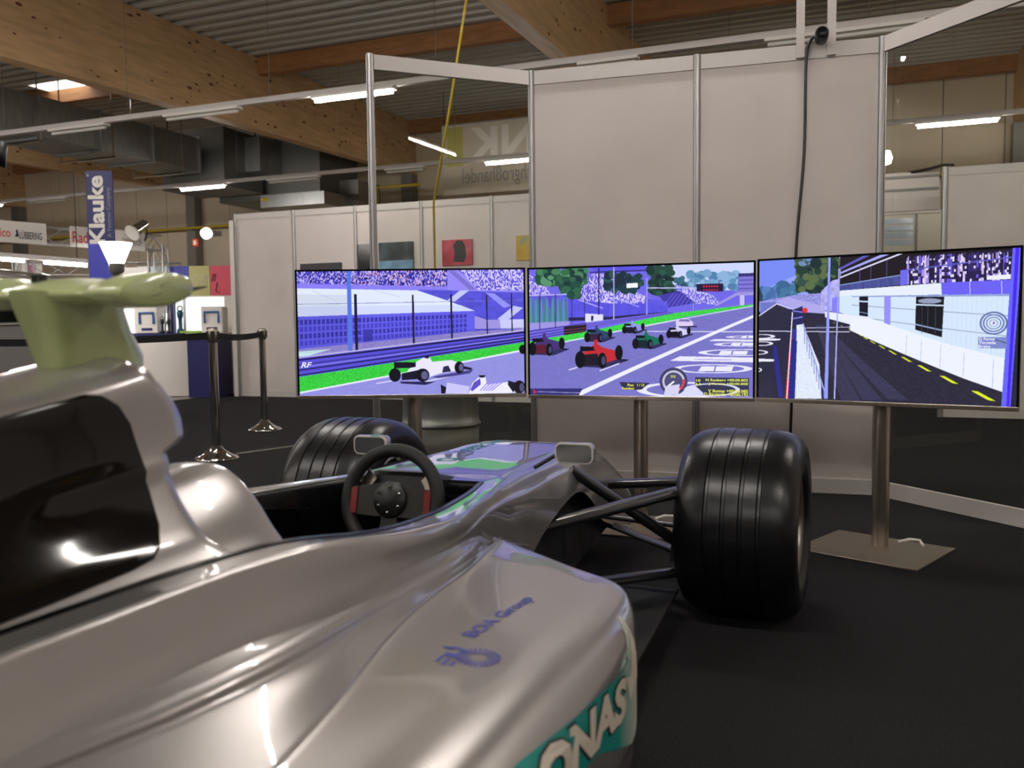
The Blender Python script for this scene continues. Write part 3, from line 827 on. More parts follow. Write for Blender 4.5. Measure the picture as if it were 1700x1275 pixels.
A3.poly([(40, 728), (170, 735), (160, 748), (40, 748)], (236, 236, 255)); A3.poly([(50, 600), (210, 606), (200, 616), (50, 616)], (236, 236, 255))
A3.poly([(150, 650), (180, 650), (235, 975), (200, 975)], (44, 44, 140))
A3.poly([(320, 520), (365, 515), (480, 770), (500, 990), (310, 985)], (226, 234, 252), .08, None, (4, 4)); A3.poly([(275, 620), (325, 618), (315, 985), (265, 985)], (36, 44, 138)); A3.poly([(290, 545), (322, 545), (322, 612), (286, 612)], (50, 54, 150))
A3.poly([(280, 560), (290, 560), (268, 985), (245, 985)], (206, 40, 50)); A3.line((290, 440), (258, 985), 7, (236, 236, 250))
A3.poly([(292, 425), (362, 400), (362, 515), (300, 520)], (40, 40, 96)); A3.line((290, 430), (362, 440), 7, (130, 130, 220)); A3.line((290, 480), (362, 470), 7, (130, 130, 220)); A3.ell(378, 428, 18, 16, (236, 50, 50))
A3.line((365, 510), (520, 950), 9, (160, 170, 226))
for k in range(9): A3.line((375 + 17 * k, 545 + 48 * k), (378 + 17 * k, 640 + 48 * k if k < 7 else 985), 5, (110, 116, 200))
A3.poly([(532, 90), (546, 90), (540, 990), (516, 990)], (150, 160, 250)); A3.poly([(600, 165), (607, 165), (590, 992), (580, 992)], (170, 176, 236)); A3.line((612, 170), (612, 230), 5, (180, 180, 230))
A3.poly([(1640, 40), (1690, 36), (1640, 1062), (1590, 1050)], (104, 104, 250)); A3.poly([(1655, 40), (1676, 38), (1634, 1062), (1618, 1058)], (72, 40, 240))
for r in (78, 60, 42, 24): A3.ell(1542, 516, r, r * .95, (96, 110, 176), .86)
A3.ell(1542, 516, 10, 10, (110, 120, 186)); A3.poly([(1456, 604), (1618, 606), (1616, 680), (1458, 676)], (126, 138, 206)); A3.line((1545, 620), (1616, 645), 5, (60, 60, 90))

def screen_mat():
    m = bpy.data.materials.new('screen_picture')
    m.use_nodes = True
    nt = m.node_tree
    b = nt.nodes['Principled BSDF']
    b.inputs['Base Color'].default_value = (0.01, 0.01, 0.012, 1)
    b.inputs['Roughness'].default_value = 0.25
    b.inputs['Specular IOR Level'].default_value = 0.3
    a = nt.nodes.new('ShaderNodeAttribute'); a.attribute_name = 'picture'
    nt.links.new(a.outputs['Color'], b.inputs['Emission Color'])
    b.inputs['Emission Strength'].default_value = 1.0
    return m
M_SCREEN = screen_mat()
M_CAPT = mat('caption_yellow', (0, 0, 0, 1), 0.6, emit=rgb(236, 240, 90), estr=1.0)
M_CAPW = mat('caption_white', (0, 0, 0, 1), 0.6, emit=rgb(240, 240, 255), estr=1.0)

def screen_mesh(art, w, z0, z1, y, parent):
    im = art.im.reshape(270, 2, 480, 2, 3).mean(axis=(1, 3))
    nx, nz = 480, 270
    xs = np.linspace(-w / 2, w / 2, nx + 1); zs = np.linspace(z1, z0, nz + 1)
    X, Z = np.meshgrid(xs, zs)
    co = np.stack([X, np.full_like(X, y), Z], -1).reshape(-1, 3)
    idx = np.arange((nz + 1) * (nx + 1)).reshape(nz + 1, nx + 1)
    fa = np.stack([idx[:-1, :-1], idx[1:, :-1], idx[1:, 1:], idx[:-1, 1:]], -1).reshape(-1, 4)
    me = bpy.data.meshes.new('screen')
    me.vertices.add(len(co)); me.vertices.foreach_set('co', co.ravel())
    me.loops.add(fa.size); me.loops.foreach_set('vertex_index', fa.ravel())
    me.polygons.add(len(fa)); me.polygons.foreach_set('loop_start', np.arange(0, fa.size, 4))
    me.update(calc_edges=True)
    at_ = me.attributes.new('picture', 'FLOAT_COLOR', 'FACE')
    c4 = np.ones((len(fa), 4), np.float32); c4[:, :3] = im.reshape(-1, 3)
    at_.data.foreach_set('color', c4.ravel())
    me.materials.append(M_SCREEN)
    o = bpy.data.objects.new('screen', me); COL.objects.link(o); o.parent = parent
    return o

def uv_of(art, x, y):
    """inverse of the sketch quad"""
    a, b, c, d = art.q
    u = v = .5
    for _ in range(12):
        p = a * (1 - u) * (1 - v) + b * u * (1 - v) + c * u * v + d * (1 - u) * v
        e = np.array([x, y]) - p
        du = (b - a) * (1 - v) + (c - d) * v; dv = (d - a) * (1 - u) + (c - b) * u
        J = np.array([du, dv]).T
        s = np.linalg.solve(J, e); u += s[0]; v += s[1]
    return u, v

def television(cx, cy, ang, z0, h, w, art, label, caps, plate_rot):
    t = thing('television', label, 'television', (cx, cy, 0), ang, 'flat televisions on steel poles')
    bz, bt = 0.009, 0.022
    body = MB().box(-w / 2, w / 2, 0.004, .032, z0, z0 + h)
    body.box(-w / 2 + .12, w / 2 - .12, .032, .062, z0 + .08, z0 + h - .12)
    body.build('housing', M_BLK, t, bevel=.003)
    b = MB()
    for x0, x1, a, c in ((-w / 2, -w / 2 + bz, z0, z0 + h), (w / 2 - bz, w / 2, z0, z0 + h), (-w / 2, w / 2, z0 + h - bz, z0 + h)):
        b.box(x0, x1, -.004, .006, a, c)
    b.build('bezel', M_BLKG, t)
    tr = MB().box(-w / 2, w / 2, -.006, .006, z0, z0 + bt - .004).build('lower_trim', M_STEEL, t, bevel=.002)
    text('maker_mark', 'LG', M_BLKP, tr, (-.012, -.0068, z0 + .005), (1, 0, 0), (0, 0, 1), h=.009)
    sw, s0, s1 = w - 2 * bz, z0 + bt - .004, z0 + h - bz
    s = screen_mesh(art, sw, s0, s1, -.001, t)
    for txt, x, y, x2, y2, m, sh in caps:
        u, v = uv_of(art, x, y2); u2, v2 = uv_of(art, x2, y)
        text('caption', txt, m, s, ((u - .5) * sw, -.0022, s1 - v * (s1 - s0)), (1, 0, 0), (0, 0, 1), w=(u2 - u) * sw, h=abs(v - v2) * (s1 - s0), bold=.02, shear=sh)
    MB().lathe([(.034, 0.01), (.034, z0 + .25)], (.0, .098, 0), n=24).build('pole', M_STEEL, t)
    MB().box(-.2, .2, .06, .1, z0 + .18, z0 + .3).build('bracket', M_BLK, t)
    pl = MB()
    ex = Vector((cos(plate_rot), sin(plate_rot), 0)); ey = Vector((-sin(plate_rot), cos(plate_rot), 0))
    pl.prism([(-.25, -.22), (.25, -.22), (.25, .22), (-.25, .22)], Vector((0, .098, .0)) - ey * .06, ex, ey, (0, 0, .01))
    pl.build('base_plate', M_PLATE, t, bevel=.002)
    hd = MB().tube([(.06, .16, .02), (.1, .19, .03), (.14, .19, .03), (.16, .15, .02)], .006, 6)
    hd.build('cable_loop', M_WHITE, t)
    return t
T1 = television(-.485, 4.207, .010, .611, .625, 1.109, A1, 'television showing a white race car on green-edged track beside a tent building',
                [('RF', 80, 738, 158, 778, M_CAPW, .3)], 0.0)
T2 = television(.579, 4.01, -.325, .607, .625, 1.054, A2, 'television showing the starting straight full of race cars with a speedometer',
                [('Pos:', 780, 902, 825, 920, M_CAPT, 0), ('1 / 12', 850, 902, 900, 920, M_CAPT, 0), ('Runden:', 740, 926, 828, 943, M_CAPT, 0),
                 ('10', 1262, 870, 1292, 887, M_CAPT, 0), ('N Rosberg +00:00.802', 1328, 868, 1612, 889, M_CAPT, 0), ('11', 1262, 896, 1292, 912, M_CAPT, 0),
                 ('J Vergne +00:00.808', 1348, 895, 1612, 914, M_CAPT, 0), ('V Bottas +00:00.085', 1345, 945, 1614, 963, M_CAPT, 0), ('D Ricciardo +00:00.192', 1320, 968, 1614, 988, M_CAPT, 0),
                 ('D2', 1088, 842, 1120, 858, M_CAPT, 0)], -.05)
T3 = television(1.498, 3.544, -.595, .61, .625, 1.005, A3, 'television showing a pit lane with yellow dashes and a white garage building',
                [('G', 1530, 500, 1556, 532, M_CAPW, 0), ('G Force', 1460, 608, 1550, 626, M_CAPW, 0), ('Throttle', 1460, 632, 1555, 650, M_CAPW, 0), ('Brake', 1460, 656, 1526, 673, M_CAPW, 0)], -.18)

# ================================================================== the race car  (local x = right, y = forward)
CAR = thing('race_car', 'silver single-seater race car simulator with pale green camera housing on top', 'race car', (.0875, 3.06, 0), radians(-20))

def bvh(o):
    me = o.data
    return BVHTree.FromPolygons([v.co.copy() for v in me.vertices], [tuple(p.vertices) for p in me.polygons])

def lifter(tree, d, eps=.0015):
    """moves a point along direction d onto a surface, stopping eps short of it"""
    d = Vector(d).normalized()
    def f(p):
        h = tree.ray_cast(p - d * .6, d)
        if h[0] is not None: return h[0] - d * eps
        n = tree.find_nearest(p - d * (p.dot(d)))
        return n[0] + n[1] * eps
    return f

def patch(name, poly3, m, parent, lift, maxlen=.02):
    """polygon cut fine and laid onto a surface"""
    bm = bmesh.new()
    bm.faces.new([bm.verts.new(p) for p in poly3])
    bmesh.ops.triangulate(bm, faces=bm.faces[:])
    for _ in range(7):
        es = [e for e in bm.edges if e.calc_length() > maxlen]
        if not es: break
        bmesh.ops.subdivide_edges(bm, edges=es, cuts=1, use_grid_fill=False)
        bmesh.ops.triangulate(bm, faces=bm.faces[:])
    for v in bm.verts: v.co = lift(v.co.copy())
    me = bpy.data.meshes.new(name); bm.to_mesh(me); bm.free()
    for p in me.polygons: p.use_smooth = True
    me.materials.append(m)
    o = bpy.data.objects.new(name, me); COL.objects.link(o); o.parent = parent
    return o

# ---- tub and nose shell: s, C.z, A(r,z), R(r,z) cockpit rim, S(r,z) shoulder, F(r,z), G(r,z), B(r,z) lower edge
TUB = [
    (.79, .110, .06, .110, .115, .108, .150, .104, .165, .098, .160, .090, .140, .085),
    (.77, .150, .07, .149, .130, .145, .172, .134, .188, .115, .186, .100, .165, .090),
    (.72, .205, .075, .204, .140, .199, .184, .184, .200, .150, .198, .120, .178, .100),
    (.63, .285, .08, .284, .148, .279, .192, .264, .209, .220, .208, .160, .188, .120),
    (.50, .356, .08, .355, .150, .351, .195, .336, .212, .290, .212, .210, .195, .150),
    (.35, .424, .08, .423, .152, .419, .196, .404, .214, .360, .214, .260, .200, .180),
    (.20, .482, .08, .481, .154, .477, .197, .462, .215, .415, .216, .310, .208, .220),
    (.05, .532, .08, .531, .156, .527, .198, .512, .217, .465, .222, .360, .220, .270),
    (-.08, .556, .085, .555, .158, .551, .200, .537, .220, .490, .232, .410, .236, .335),
    (-.22, .564, .085, .563, .160, .560, .203, .546, .224, .500, .236, .445, .242, .405),
    (-.35, .566, .085, .565, .162, .562, .205, .548, .227, .505, .240, .470, .246, .440),
    (-.52, .568, .085, .567, .164, .565, .208, .552, .231, .510, .243, .465, .250, .432),
    (-.69, .570, .085, .569, .168, .567, .213, .556, .236, .510, .247, .450, .252, .400),
    (-.82, .572, .085, .571, .172, .569, .218, .560, .242, .515, .252, .440, .255, .362),
    (-.95, .574, .085, .573, .178, .571, .228, .566, .252, .525, .262, .430, .262, .310),
    (-1.1, .580, .090, .580, .212, .578, .256, .576, .276, .540, .280, .440, .275, .270),
    (-1.25, .586, .10, .586, .238, .585, .285, .585, .300, .550, .298, .450, .285, .250),
    (-1.45, .598, .11, .598, .264, .597, .322, .598, .331, .545, .318, .450, .295, .240),
    (-1.65, .614, .11, .614, .266, .614, .322, .617, .331, .545, .322, .450, .300, .240),
    (-1.85, .642, .10, .642, .236, .643, .303, .647, .327, .550, .322, .450, .300, .240),
    (-2.00, .649, .10, .649, .214, .649, .281, .653, .319, .550, .322, .450, .300, .240),
    (-2.20, .651, .10, .651, .204, .651, .270, .656, .309, .555, .322, .450, .300, .240),
    (-2.50, .650, .10, .650, .200, .648, .262, .653, .298, .560, .312, .450, .290, .240),
    (-2.90, .600, .09, .600, .180, .597, .230, .600, .255, .550, .280, .400, .260, .220),
    (-3.30, .500, .08, .500, .140, .497, .170, .490, .190, .440, .200, .340, .190, .220),
]
TS = [r[0] for r in TUB]
def tub_row(r):
    s = r[0]
    k = min(1.0, max(0.0, (-.95 - s) / .35))             # shoulder is rounder on the nose than along the cockpit
    a, b, c, d = .022 * (1 - k) + .013 * k, .006 * (1 - k) + .0005 * k, .012 * (1 - k) + .007 * k, .024 * (1 - k) + .016 * k
    q = min(1.0, r[1] / .4)
    return [(0, s, r[1]), (r[2], s, r[3]), (r[4], s, r[5]), (r[6] - a, s, r[7] + b * q), (r[6], s, r[7]), (r[6] + c * q, s, r[7] - d * q), ((r[6] + c * q) * .6 + r[8] * .4, s, (r[7] - d * q) * .6 + r[9] * .4), (r[8], s, r[9]), (r[10], s, r[11]), (r[12], s, r[13])]
ctrl = np.array([tub_row(r) for r in TUB])
NU, NV = 5, 5
G = crom(ctrl, NU)                               # along the car
# finish the curve across the section; the shoulder line stays tight
G = np.swapaxes(crom(np.swapaxes(G, 0, 1), NV), 0, 1)
i_open = TS.index(-.95) * NU
j_rim = 2 * NV
keep = lambda i, j: not (i >= i_open and j < j_rim)
shell = MB().grid(G, True, keep).mirror_x().build('body_shell', M_SILVER, CAR, merge=.0004)
tag(shell, 'silver lacquered tub and nose')
sh_tree = bvh(shell)

# black edge trim of the cockpit opening and the black liner inside it
rimline = G[i_open:, j_rim]
def off(p, dr, dz): return (p[0] + dr, p[1], p[2] + dz)
lin_rows = []
for q in (( .000, .002), (-.010, .003), (-.016, -.012), (-.02, -.08), (-.03, -.25), (-.08, -.40), (-.2, -.44)):
    lin_rows.append([(max(p[0] + q[0], 0.0), p[1], max(p[2] + q[1], .10)) for p in rimline])
L = np.array(lin_rows)
mb = MB().grid(L, True).mirror_x()
fr_ = rimline[0]
wall = [(x, fr_[1] + dy, z) for dy, z in ((.0, fr_[2] + .002), (-.012, fr_[2] + .003), (-.02, fr_[2] - .012), (-.015, fr_[2] - .06)) for x in np.linspace(-fr_[0], fr_[0], 9)]
mb.grid(np.array(wall).reshape(4, 9, 3), True)
mb.build('cockpit_liner', M_LINER, CAR, merge=.0004)
MB().box(-.17, .17, -.97, -.6, .16, .545).build('dash_bulkhead', M_LINER, CAR, bevel=.01)
MB().box(-.16, .16, -1.8, -.9, .11, .15).build('cockpit_floor', M_BLKM, CAR)
seat = MB().grid(crom(np.array([[(x, -1.3 - .0 * i, 0) for x in (-.2, 0, .2)] for i in range(2)]), 2)) if False else MB()
seat.prism([(-1.2, .16), (-1.5, .2), (-1.72, .58), (-1.78, .58), (-1.6, .12), (-1.2, .12)], (-.17, 0, 0), (0, 1, 0), (0, 0, 1), (.34, 0, 0))
seat.build('seat', M_BLKM, CAR, bevel=.02)
# dark inner chassis seen under the arch of the nose shell
ch = MB()
rows = []
for s, w, z0, z1 in ((.6, .15, .12, .22), (.4, .17, .14, .34), (.05, .185, .13, .47), (-.4, .205, .12, .50), (-.8, .22, .11, .50), (-.93, .23, .10, .5)):
    rows.append([(x * w, s, z) for x, z in ((0, z1), (.8, z1), (1, z1 - .05), (1, z0 + .04), (.8, z0), (0, z0))])
ch.grid(np.array(rows), False).mirror_x()
ch.build('inner_chassis', M_BLKM, CAR, merge=.0004)

# ---- side pods
SIDE = [  # s, R2(r,z), V(r,z), top r z, shoulder r z, outer r z, side r, low r z
    (-1.22, .285, .505, .318, .497, .50, .487, .605, .482, .645, .466, .672, .25),
    (-1.45, .335, .540, .348, .500, .50, .488, .602, .484, .645, .468, .672, .25),
    (-1.65, .335, .543, .354, .500, .51, .489, .596, .485, .638, .469, .669, .25),
    (-1.82, .336, .547, .374, .500, .51, .490, .588, .486, .630, .470, .665, .25),
    (-2.03, .350, .560, .415, .501, .51, .491, .578, .486, .620, .470, .658, .25),
    (-2.22, .338, .568, .440, .501, .51, .490, .568, .485, .610, .468, .650, .25),
    (-2.45, .300, .575, .440, .500, .49, .488, .545, .482, .588, .465, .630, .24),
    (-2.80, .260, .550, .400, .480, .43, .465, .470, .460, .505, .440, .540, .23),
    (-3.20, .200, .480, .300, .420, .33, .410, .350, .400, .370, .380, .390, .22),
]
def lead(r):                                     # leading edge of the pod in plan
    return float(np.interp(r, [.0, .30, .36, .43, .515, .585, .63, .655, .672], [-1.16, -1.18, -1.215, -1.262, -1.308, -1.345, -1.392, -1.44, -1.50]))
def pod_profile(q):
    (r2, z2, vr, vz, tr, tz, sr, sz, o_r, oz, sd, lz) = q
    return [(r2 - .11, z2 + .03), (r2 - .055, z2 + .014), (r2 - .028, z2 + .007), (r2 - .010, z2 + .003), (r2 + .003, z2 - .006), (r2 + .009, z2 - .018), ((r2 + vr) / 2 + .003, (z2 + vz) / 2 - .004), (vr, vz + .007), (vr + .014, vz + .001), (tr, tz), (sr, sz), (o_r, oz), (sd - .006, oz - .035), (sd, oz - .08), (sd, lz + .03), (sd - .01, lz), (sd - .04, .13), (sd - .12, .09), (.3, .085), (.2, .085)]
stations = [-1.22, -1.45, -1.65, -1.82, -2.03, -2.22, -2.45, -2.80, -3.20]
rows = []
front = pod_profile(SIDE[0][1:])
cx, cz = .47, .31
for k, (sc, ds) in enumerate(((.55, -.02), (.86, .012), (.955, .004), (.985, -.010), (1.0, -.032))):
    rows.append([(cx + (r - cx) * sc, lead(cx + (r - cx) * sc) + ds, cz + (z - cz) * sc) for r, z in front])
for k, s in enumerate(stations):
    if k == 0: continue
    pr = pod_profile(SIDE[k][1:])
    w = min(1.0, max(0.0, (-1.30 - s) / .45))
    rows.append([(r, (lead(r) - (-1.22 - s) * .72 if s > -1.5 else s) if False else ((1 - w) * (lead(r) + (s + 1.22)) + w * s), z) for r, z in pr])
P = np.array(rows)
PG = crom(P, 6)
PG = np.swapaxes(crom(np.swapaxes(PG, 0, 1), 5), 0, 1)
pod = MB().grid(PG, True).build('side_pod', M_SILVER, CAR)
tag(pod, 'silver side pod with printed lettering')
PGl = PG.copy(); PGl[..., 0] *= -1
MB().grid(PGl, True).build('side_pod', M_SILVER, CAR)
pod_tree = bvh(pod)
down = lifter(pod_tree, (0, 0, -1), .0012)
inward = lifter(pod_tree, (-1, 0, 0), .0012)
inward2 = lifter(pod_tree, (-1, 0, 0), .0024)
inward3 = lifter(pod_tree, (-1, 0, 0), .0036)

# blue company lettering and sunburst mark on the pod top
text('lettering', 'BOA Group', M_BLUE, pod, (.487, -1.748, .8), (0.10, 1, 0), (-1, .10, 0), w=.215, h=.030, bold=.018, lift=down)
mk = MB()
c0 = Vector((.512, -1.812, .8))
for k in range(24):
    a = 2 * pi * k / 24
    for r0, r1, w in ((.012, .032, .0042),):
        d = Vector((cos(a), sin(a), 0)); n = Vector((-sin(a), cos(a), 0))
        mk.add([down(c0 + d * r0 + n * w * .12), down(c0 + d * r1 + n * w * .5), down(c0 + d * r1 - n * w * .5), down(c0 + d * r0 - n * w * .12)], [(0, 1, 2, 3)])
mk.build('sunburst_mark', M_BLUE, pod, recalc=False)
mk2 = MB()
for cxr, cys, w, h in ((.476, -1.822, .012, .026), (.467, -1.842, .022, .006), (.478, -1.846, .022, .006), (.489, -1.848, .016, .006), (.462, -1.80, .006, .02), (.472, -1.795, .006, .018), (.484, -1.80, .012, .012)):
    mk2.add([down(Vector((cxr + a * h / 2 * .8, cys + b * w / 2, .8))) for a, b in ((-1, -1), (1, -1), (1, 1), (-1, 1))], [(0, 1, 2, 3)])
mk2.build('print_mark', M_BLUE, pod, recalc=False)
# side print: white field running into teal, outlined sponsor lettering
def grad_mat():
    m = bpy.data.materials.new('teal_fade_print'); m.use_nodes = True
    nt = m.node_tree; b = nt.nodes['Principled BSDF']
    tc = nt.nodes.new('ShaderNodeTexCoord'); sp = nt.nodes.new('ShaderNodeSeparateXYZ')
    nt.links.new(tc.outputs['Object'], sp.inputs[0])
    mr = nt.nodes.new('ShaderNodeMapRange'); mr.inputs[1].default_value = -1.52; mr.inputs[2].default_value = -1.65
    nt.links.new(sp.outputs['Y'], mr.inputs[0])
    rp = nt.nodes.new('ShaderNodeValToRGB'); rp.color_ramp.elements[0].color = rgb(206, 204, 190); rp.color_ramp.elements[1].color = rgb(16, 142, 132)
    nt.links.new(mr.outputs[0], rp.inputs[0]); nt.links.new(rp.outputs[0], b.inputs['Base Color'])
    b.inputs['Roughness'].default_value = .4
    return m
M_FADE = grad_mat()
field = [(1, s, z) for s, z in ((-1.514, .470), (-1.517, .285), (-1.535, .266), (-1.56, .274), (-1.659, .312), (-1.76, .352), (-1.85, .364), (-2.0, .382), (-2.3, .412), (-2.3, .468), (-2.0, .455), (-1.92, .447), (-1.83, .436), (-1.72, .425), (-1.63, .416), (-1.59, .420), (-1.56, .434), (-1.53, .470))]
patch('side_print', [Vector(p) for p in field], M_FADE, pod, inward)
patch('white_wedge', [Vector(p) for p in ((1, -1.515, .45), (1, -1.517, .37), (1, -1.575, .352), (1, -1.60, .40), (1, -1.568, .39), (1, -1.545, .43))], M_CREAM, pod, inward2, .03)
for m, bo, lf, nm in ((M_INK, .075, inward2, 'lettering_outline'), (M_CREAM, .045, inward3, 'sponsor_lettering')):
    text(nm, 'PETRONAS', m, pod, (1, -2.31 - (.004 if bo > .06 else 0), .424 - (.003 if bo > .06 else 0)), (0, 1, -.115), (0, .25, 1), w=.70 + (.008 if bo > .06 else 0), h=.064 + (.006 if bo > .06 else 0), bold=bo, spacing=.95, lift=lf)

# ---- engine cover with air box
def ztop(s): return (sinterp(-s, [1.82, 1.90, 1.96, 2.04, 2.12, 2.4, 2.8, 3.2], [.900, .914, .916, .902, .890, .845, .75, .6]))
def sfront(z): return (sinterp(z, [.60, .64, .68, .755, .783, .795, .803, .82, .905, .92], [-1.885, -1.908, -1.930, -1.944, -1.944, -1.912, -1.902, -1.902, -1.958, -1.968]))
QW = [(0, .235), (.06, .205), (.14, .172), (.28, .148), (.45, .126), (.60, .110), (.75, .104), (.86, .101), (.92, .097), (.955, .089), (.98, .072), (.995, .045), (1.0, .022), (1.004, .0)]
def wid(q): return (sinterp(q, [a for a, b in QW], [b for a, b in QW]))
rows = []
for q in list(np.linspace(0, .5, 12)) + [.53, .545, .56, .575, .59, .605, .62, .64] + list(np.linspace(.67, .86, 6)) + [.90, .935, .96, .98, .993, 1.0, 1.004]:
    w0 = wid(q)
    zr = .625 + q * .29
    sf = sfront(zr)
    wf = w0 * (1.0 if q < .5 else 1.06)
    row = []
    for r, ds in ((0, 0), (.5, .0), (.78, -.003), (.91, -.011), (.98, -.026), (1.0, -.05), (1.0, -.14), (1.0, -.25), (1.0, -.40), (.97, -.60), (.88, -.85), (.6, -1.1), (.2, -1.32)):
        s = sf + ds
        zt = ztop(s)
        row.append((r * (wf if ds > -.2 else w0), s, .625 + min(q, 1.0) * (zt - .625)))
    rows.append(row)
EG = np.array(rows)
EG = np.swapaxes(crom(np.swapaxes(EG, 0, 1), 4), 0, 1)
cover = MB().grid(EG, True).mirror_x().build('engine_cover', M_SILVER, CAR, merge=.0004)
tag(cover, 'silver engine cover with air box')
cov_tree = bvh(cover)
wpoly = [(-2.75, .645), (-2.75, .72), (-2.55, .79), (-2.40, .828), (-2.28, .850), (-2.19, .865), (-2.13, .8735), (-2.085, .8755), (-2.060, .870), (-2.036, .855), (-2.020, .830), (-2.012, .79), (-2.012, .74), (-2.018, .70), (-2.032, .675), (-2.052, .665), (-2.09, .661), (-2.2, .657), (-2.45, .651)]
wpoly = [(s, min(z, ztop(s) - .022)) for s, z in wpoly]
for sd in (1, -1):                                # smoked panels lying flush in the cover sides
    bm = bmesh.new(); bm.from_mesh(cover.data)
    cm_ = Vector((0, sum(s for s, z in wpoly) / len(wpoly), sum(z for s, z in wpoly) / len(wpoly)))
    bmesh.ops.bisect_plane(bm, geom=bm.verts[:] + bm.edges[:] + bm.faces[:], plane_co=(sd * .01, 0, 0), plane_no=(-sd, 0, 0), clear_outer=True)
    k = len(wpoly)
    for i in range(k):
        (s0, z0), (s1, z1) = wpoly[i], wpoly[(i + 1) % k]
        n = Vector((0, z1 - z0, -(s1 - s0)))
        if n.length < 1e-6: continue
        n.normalize()
        if n.dot(cm_ - Vector((0, s0, z0))) > 0: n = -n
        bmesh.ops.bisect_plane(bm, geom=bm.verts[:] + bm.edges[:] + bm.faces[:], dist=1e-5, plane_co=(0, s0, z0), plane_no=n, clear_outer=True)
    bm.normal_update()
    for v in bm.verts: v.co += Vector((sd, 0, 0)) * .0022
    me = bpy.data.meshes.new('smoked_side_panel'); bm.to_mesh(me); bm.free()
    me.polygons.foreach_set('use_smooth', [True] * len(me.polygons)); me.materials.clear(); me.materials.append(M_TINT)
    wo = bpy.data.objects.new('smoked_side_panel', me); COL.objects.link(wo); wo.parent = cover
MB().prism([(.068 * cos(t), .030 * sin(t)) for t in [2 * pi * i / 24 for i in range(24)]], (0, -1.918, .852), (1, 0, 0), (0, -.75, 1), (0, .014, 0)).build('air_intake', M_BLKM, cover)

# ---- head surround hump behind the cockpit
rows = []
for s, k, dz in ((-1.752, .965, -.012), (-1.748, .985, -.004), (-1.755, 1.0, 0), (-1.80, 1.03, .003), (-1.88, 1.06, .002), (-1.98, 1.08, -.002), (-2.15, 1.08, -.02)):
    rows.append([(r * k, s + max(0, (.735 - z)) * -.25, z + dz) for r, z in ((0, .735), (.03, .733), (.062, .721), (.095, .699), (.125, .672), (.150, .645), (.172, .625), (.195, .60))])
HG = crom(np.array(rows), 4)
HG = np.swapaxes(crom(np.swapaxes(HG, 0, 1), 4), 0, 1)
head = MB().grid(HG, True).mirror_x()
head.build('head_surround', M_SILVER, CAR, merge=.0004)
MB().prism([(0, .72), (.06, .708), (.11, .675), (.155, .62), (.17, .5), (-.17, .5), (-.155, .62), (-.11, .675), (-.06, .708)], (0, -1.79, 0), (1, 0, 0), (0, 0, 1), (0, -.03, 0)).build('seat_back_panel', M_BLKM, CAR)

# ---- camera housing on its pylon
rows = []
for r, k, zk in ((-.153, .0, 1), (-.153, .9, .9), (-.149, 1.0, 1.0), (-.11, 1.0, 1.0), (-.092, .93, .86), (-.078, .80, .68), (-.06, .88, .72), (-.03, 1.0, .80), (0, 1.04, .84)):
    ring = []
    for j in range(33):
        a = 2 * pi * j / 32
        ring.append((r, -2.0 + .066 * k * cos(a), 1.0035 + .0225 * zk * k * sin(a) + .006 * cos(a)))
    rows.append(ring)
hb = MB().grid(np.array(rows), True).mirror_x()
housing = hb.build('camera_housing', M_GREEN, CAR, merge=.0003)
em = housing.modifiers.new('edge', 'EDGE_SPLIT'); em.split_angle = radians(50)
py = MB()
rows = []
for z, sc_, w, ds in ((.885, .088, .026, .03), (.905, .088, .026, .03), (.95, .086, .03, .005), (.985, .084, .036, -.012), (1.003, .082, .036, -.018)):
    rows.append([(w * max(-1, min(1, 1.25 * sin(2 * pi * j / 28))), -1.985 + ds * .9 - .006 + (sc_ - .010) * max(-1, min(1, 1.12 * cos(2 * pi * j / 28))), z - (.012 * cos(2 * pi * j / 28) if z < .92 else 0) * -1) for j in range(29)])
py.grid(np.array(rows), True).build('pylon', M_GREEN, housing, merge=.0003)
MB().tube([(.14, -1.945, 1.004), (.146, -1.905, 1.011)], [.004, .0015], 6).build('antenna', M_BLK, housing)
MB().box(-.03, -.018, -2.035, -2.02, 1.014, 1.026).build('sensor', M_BLK, housing)

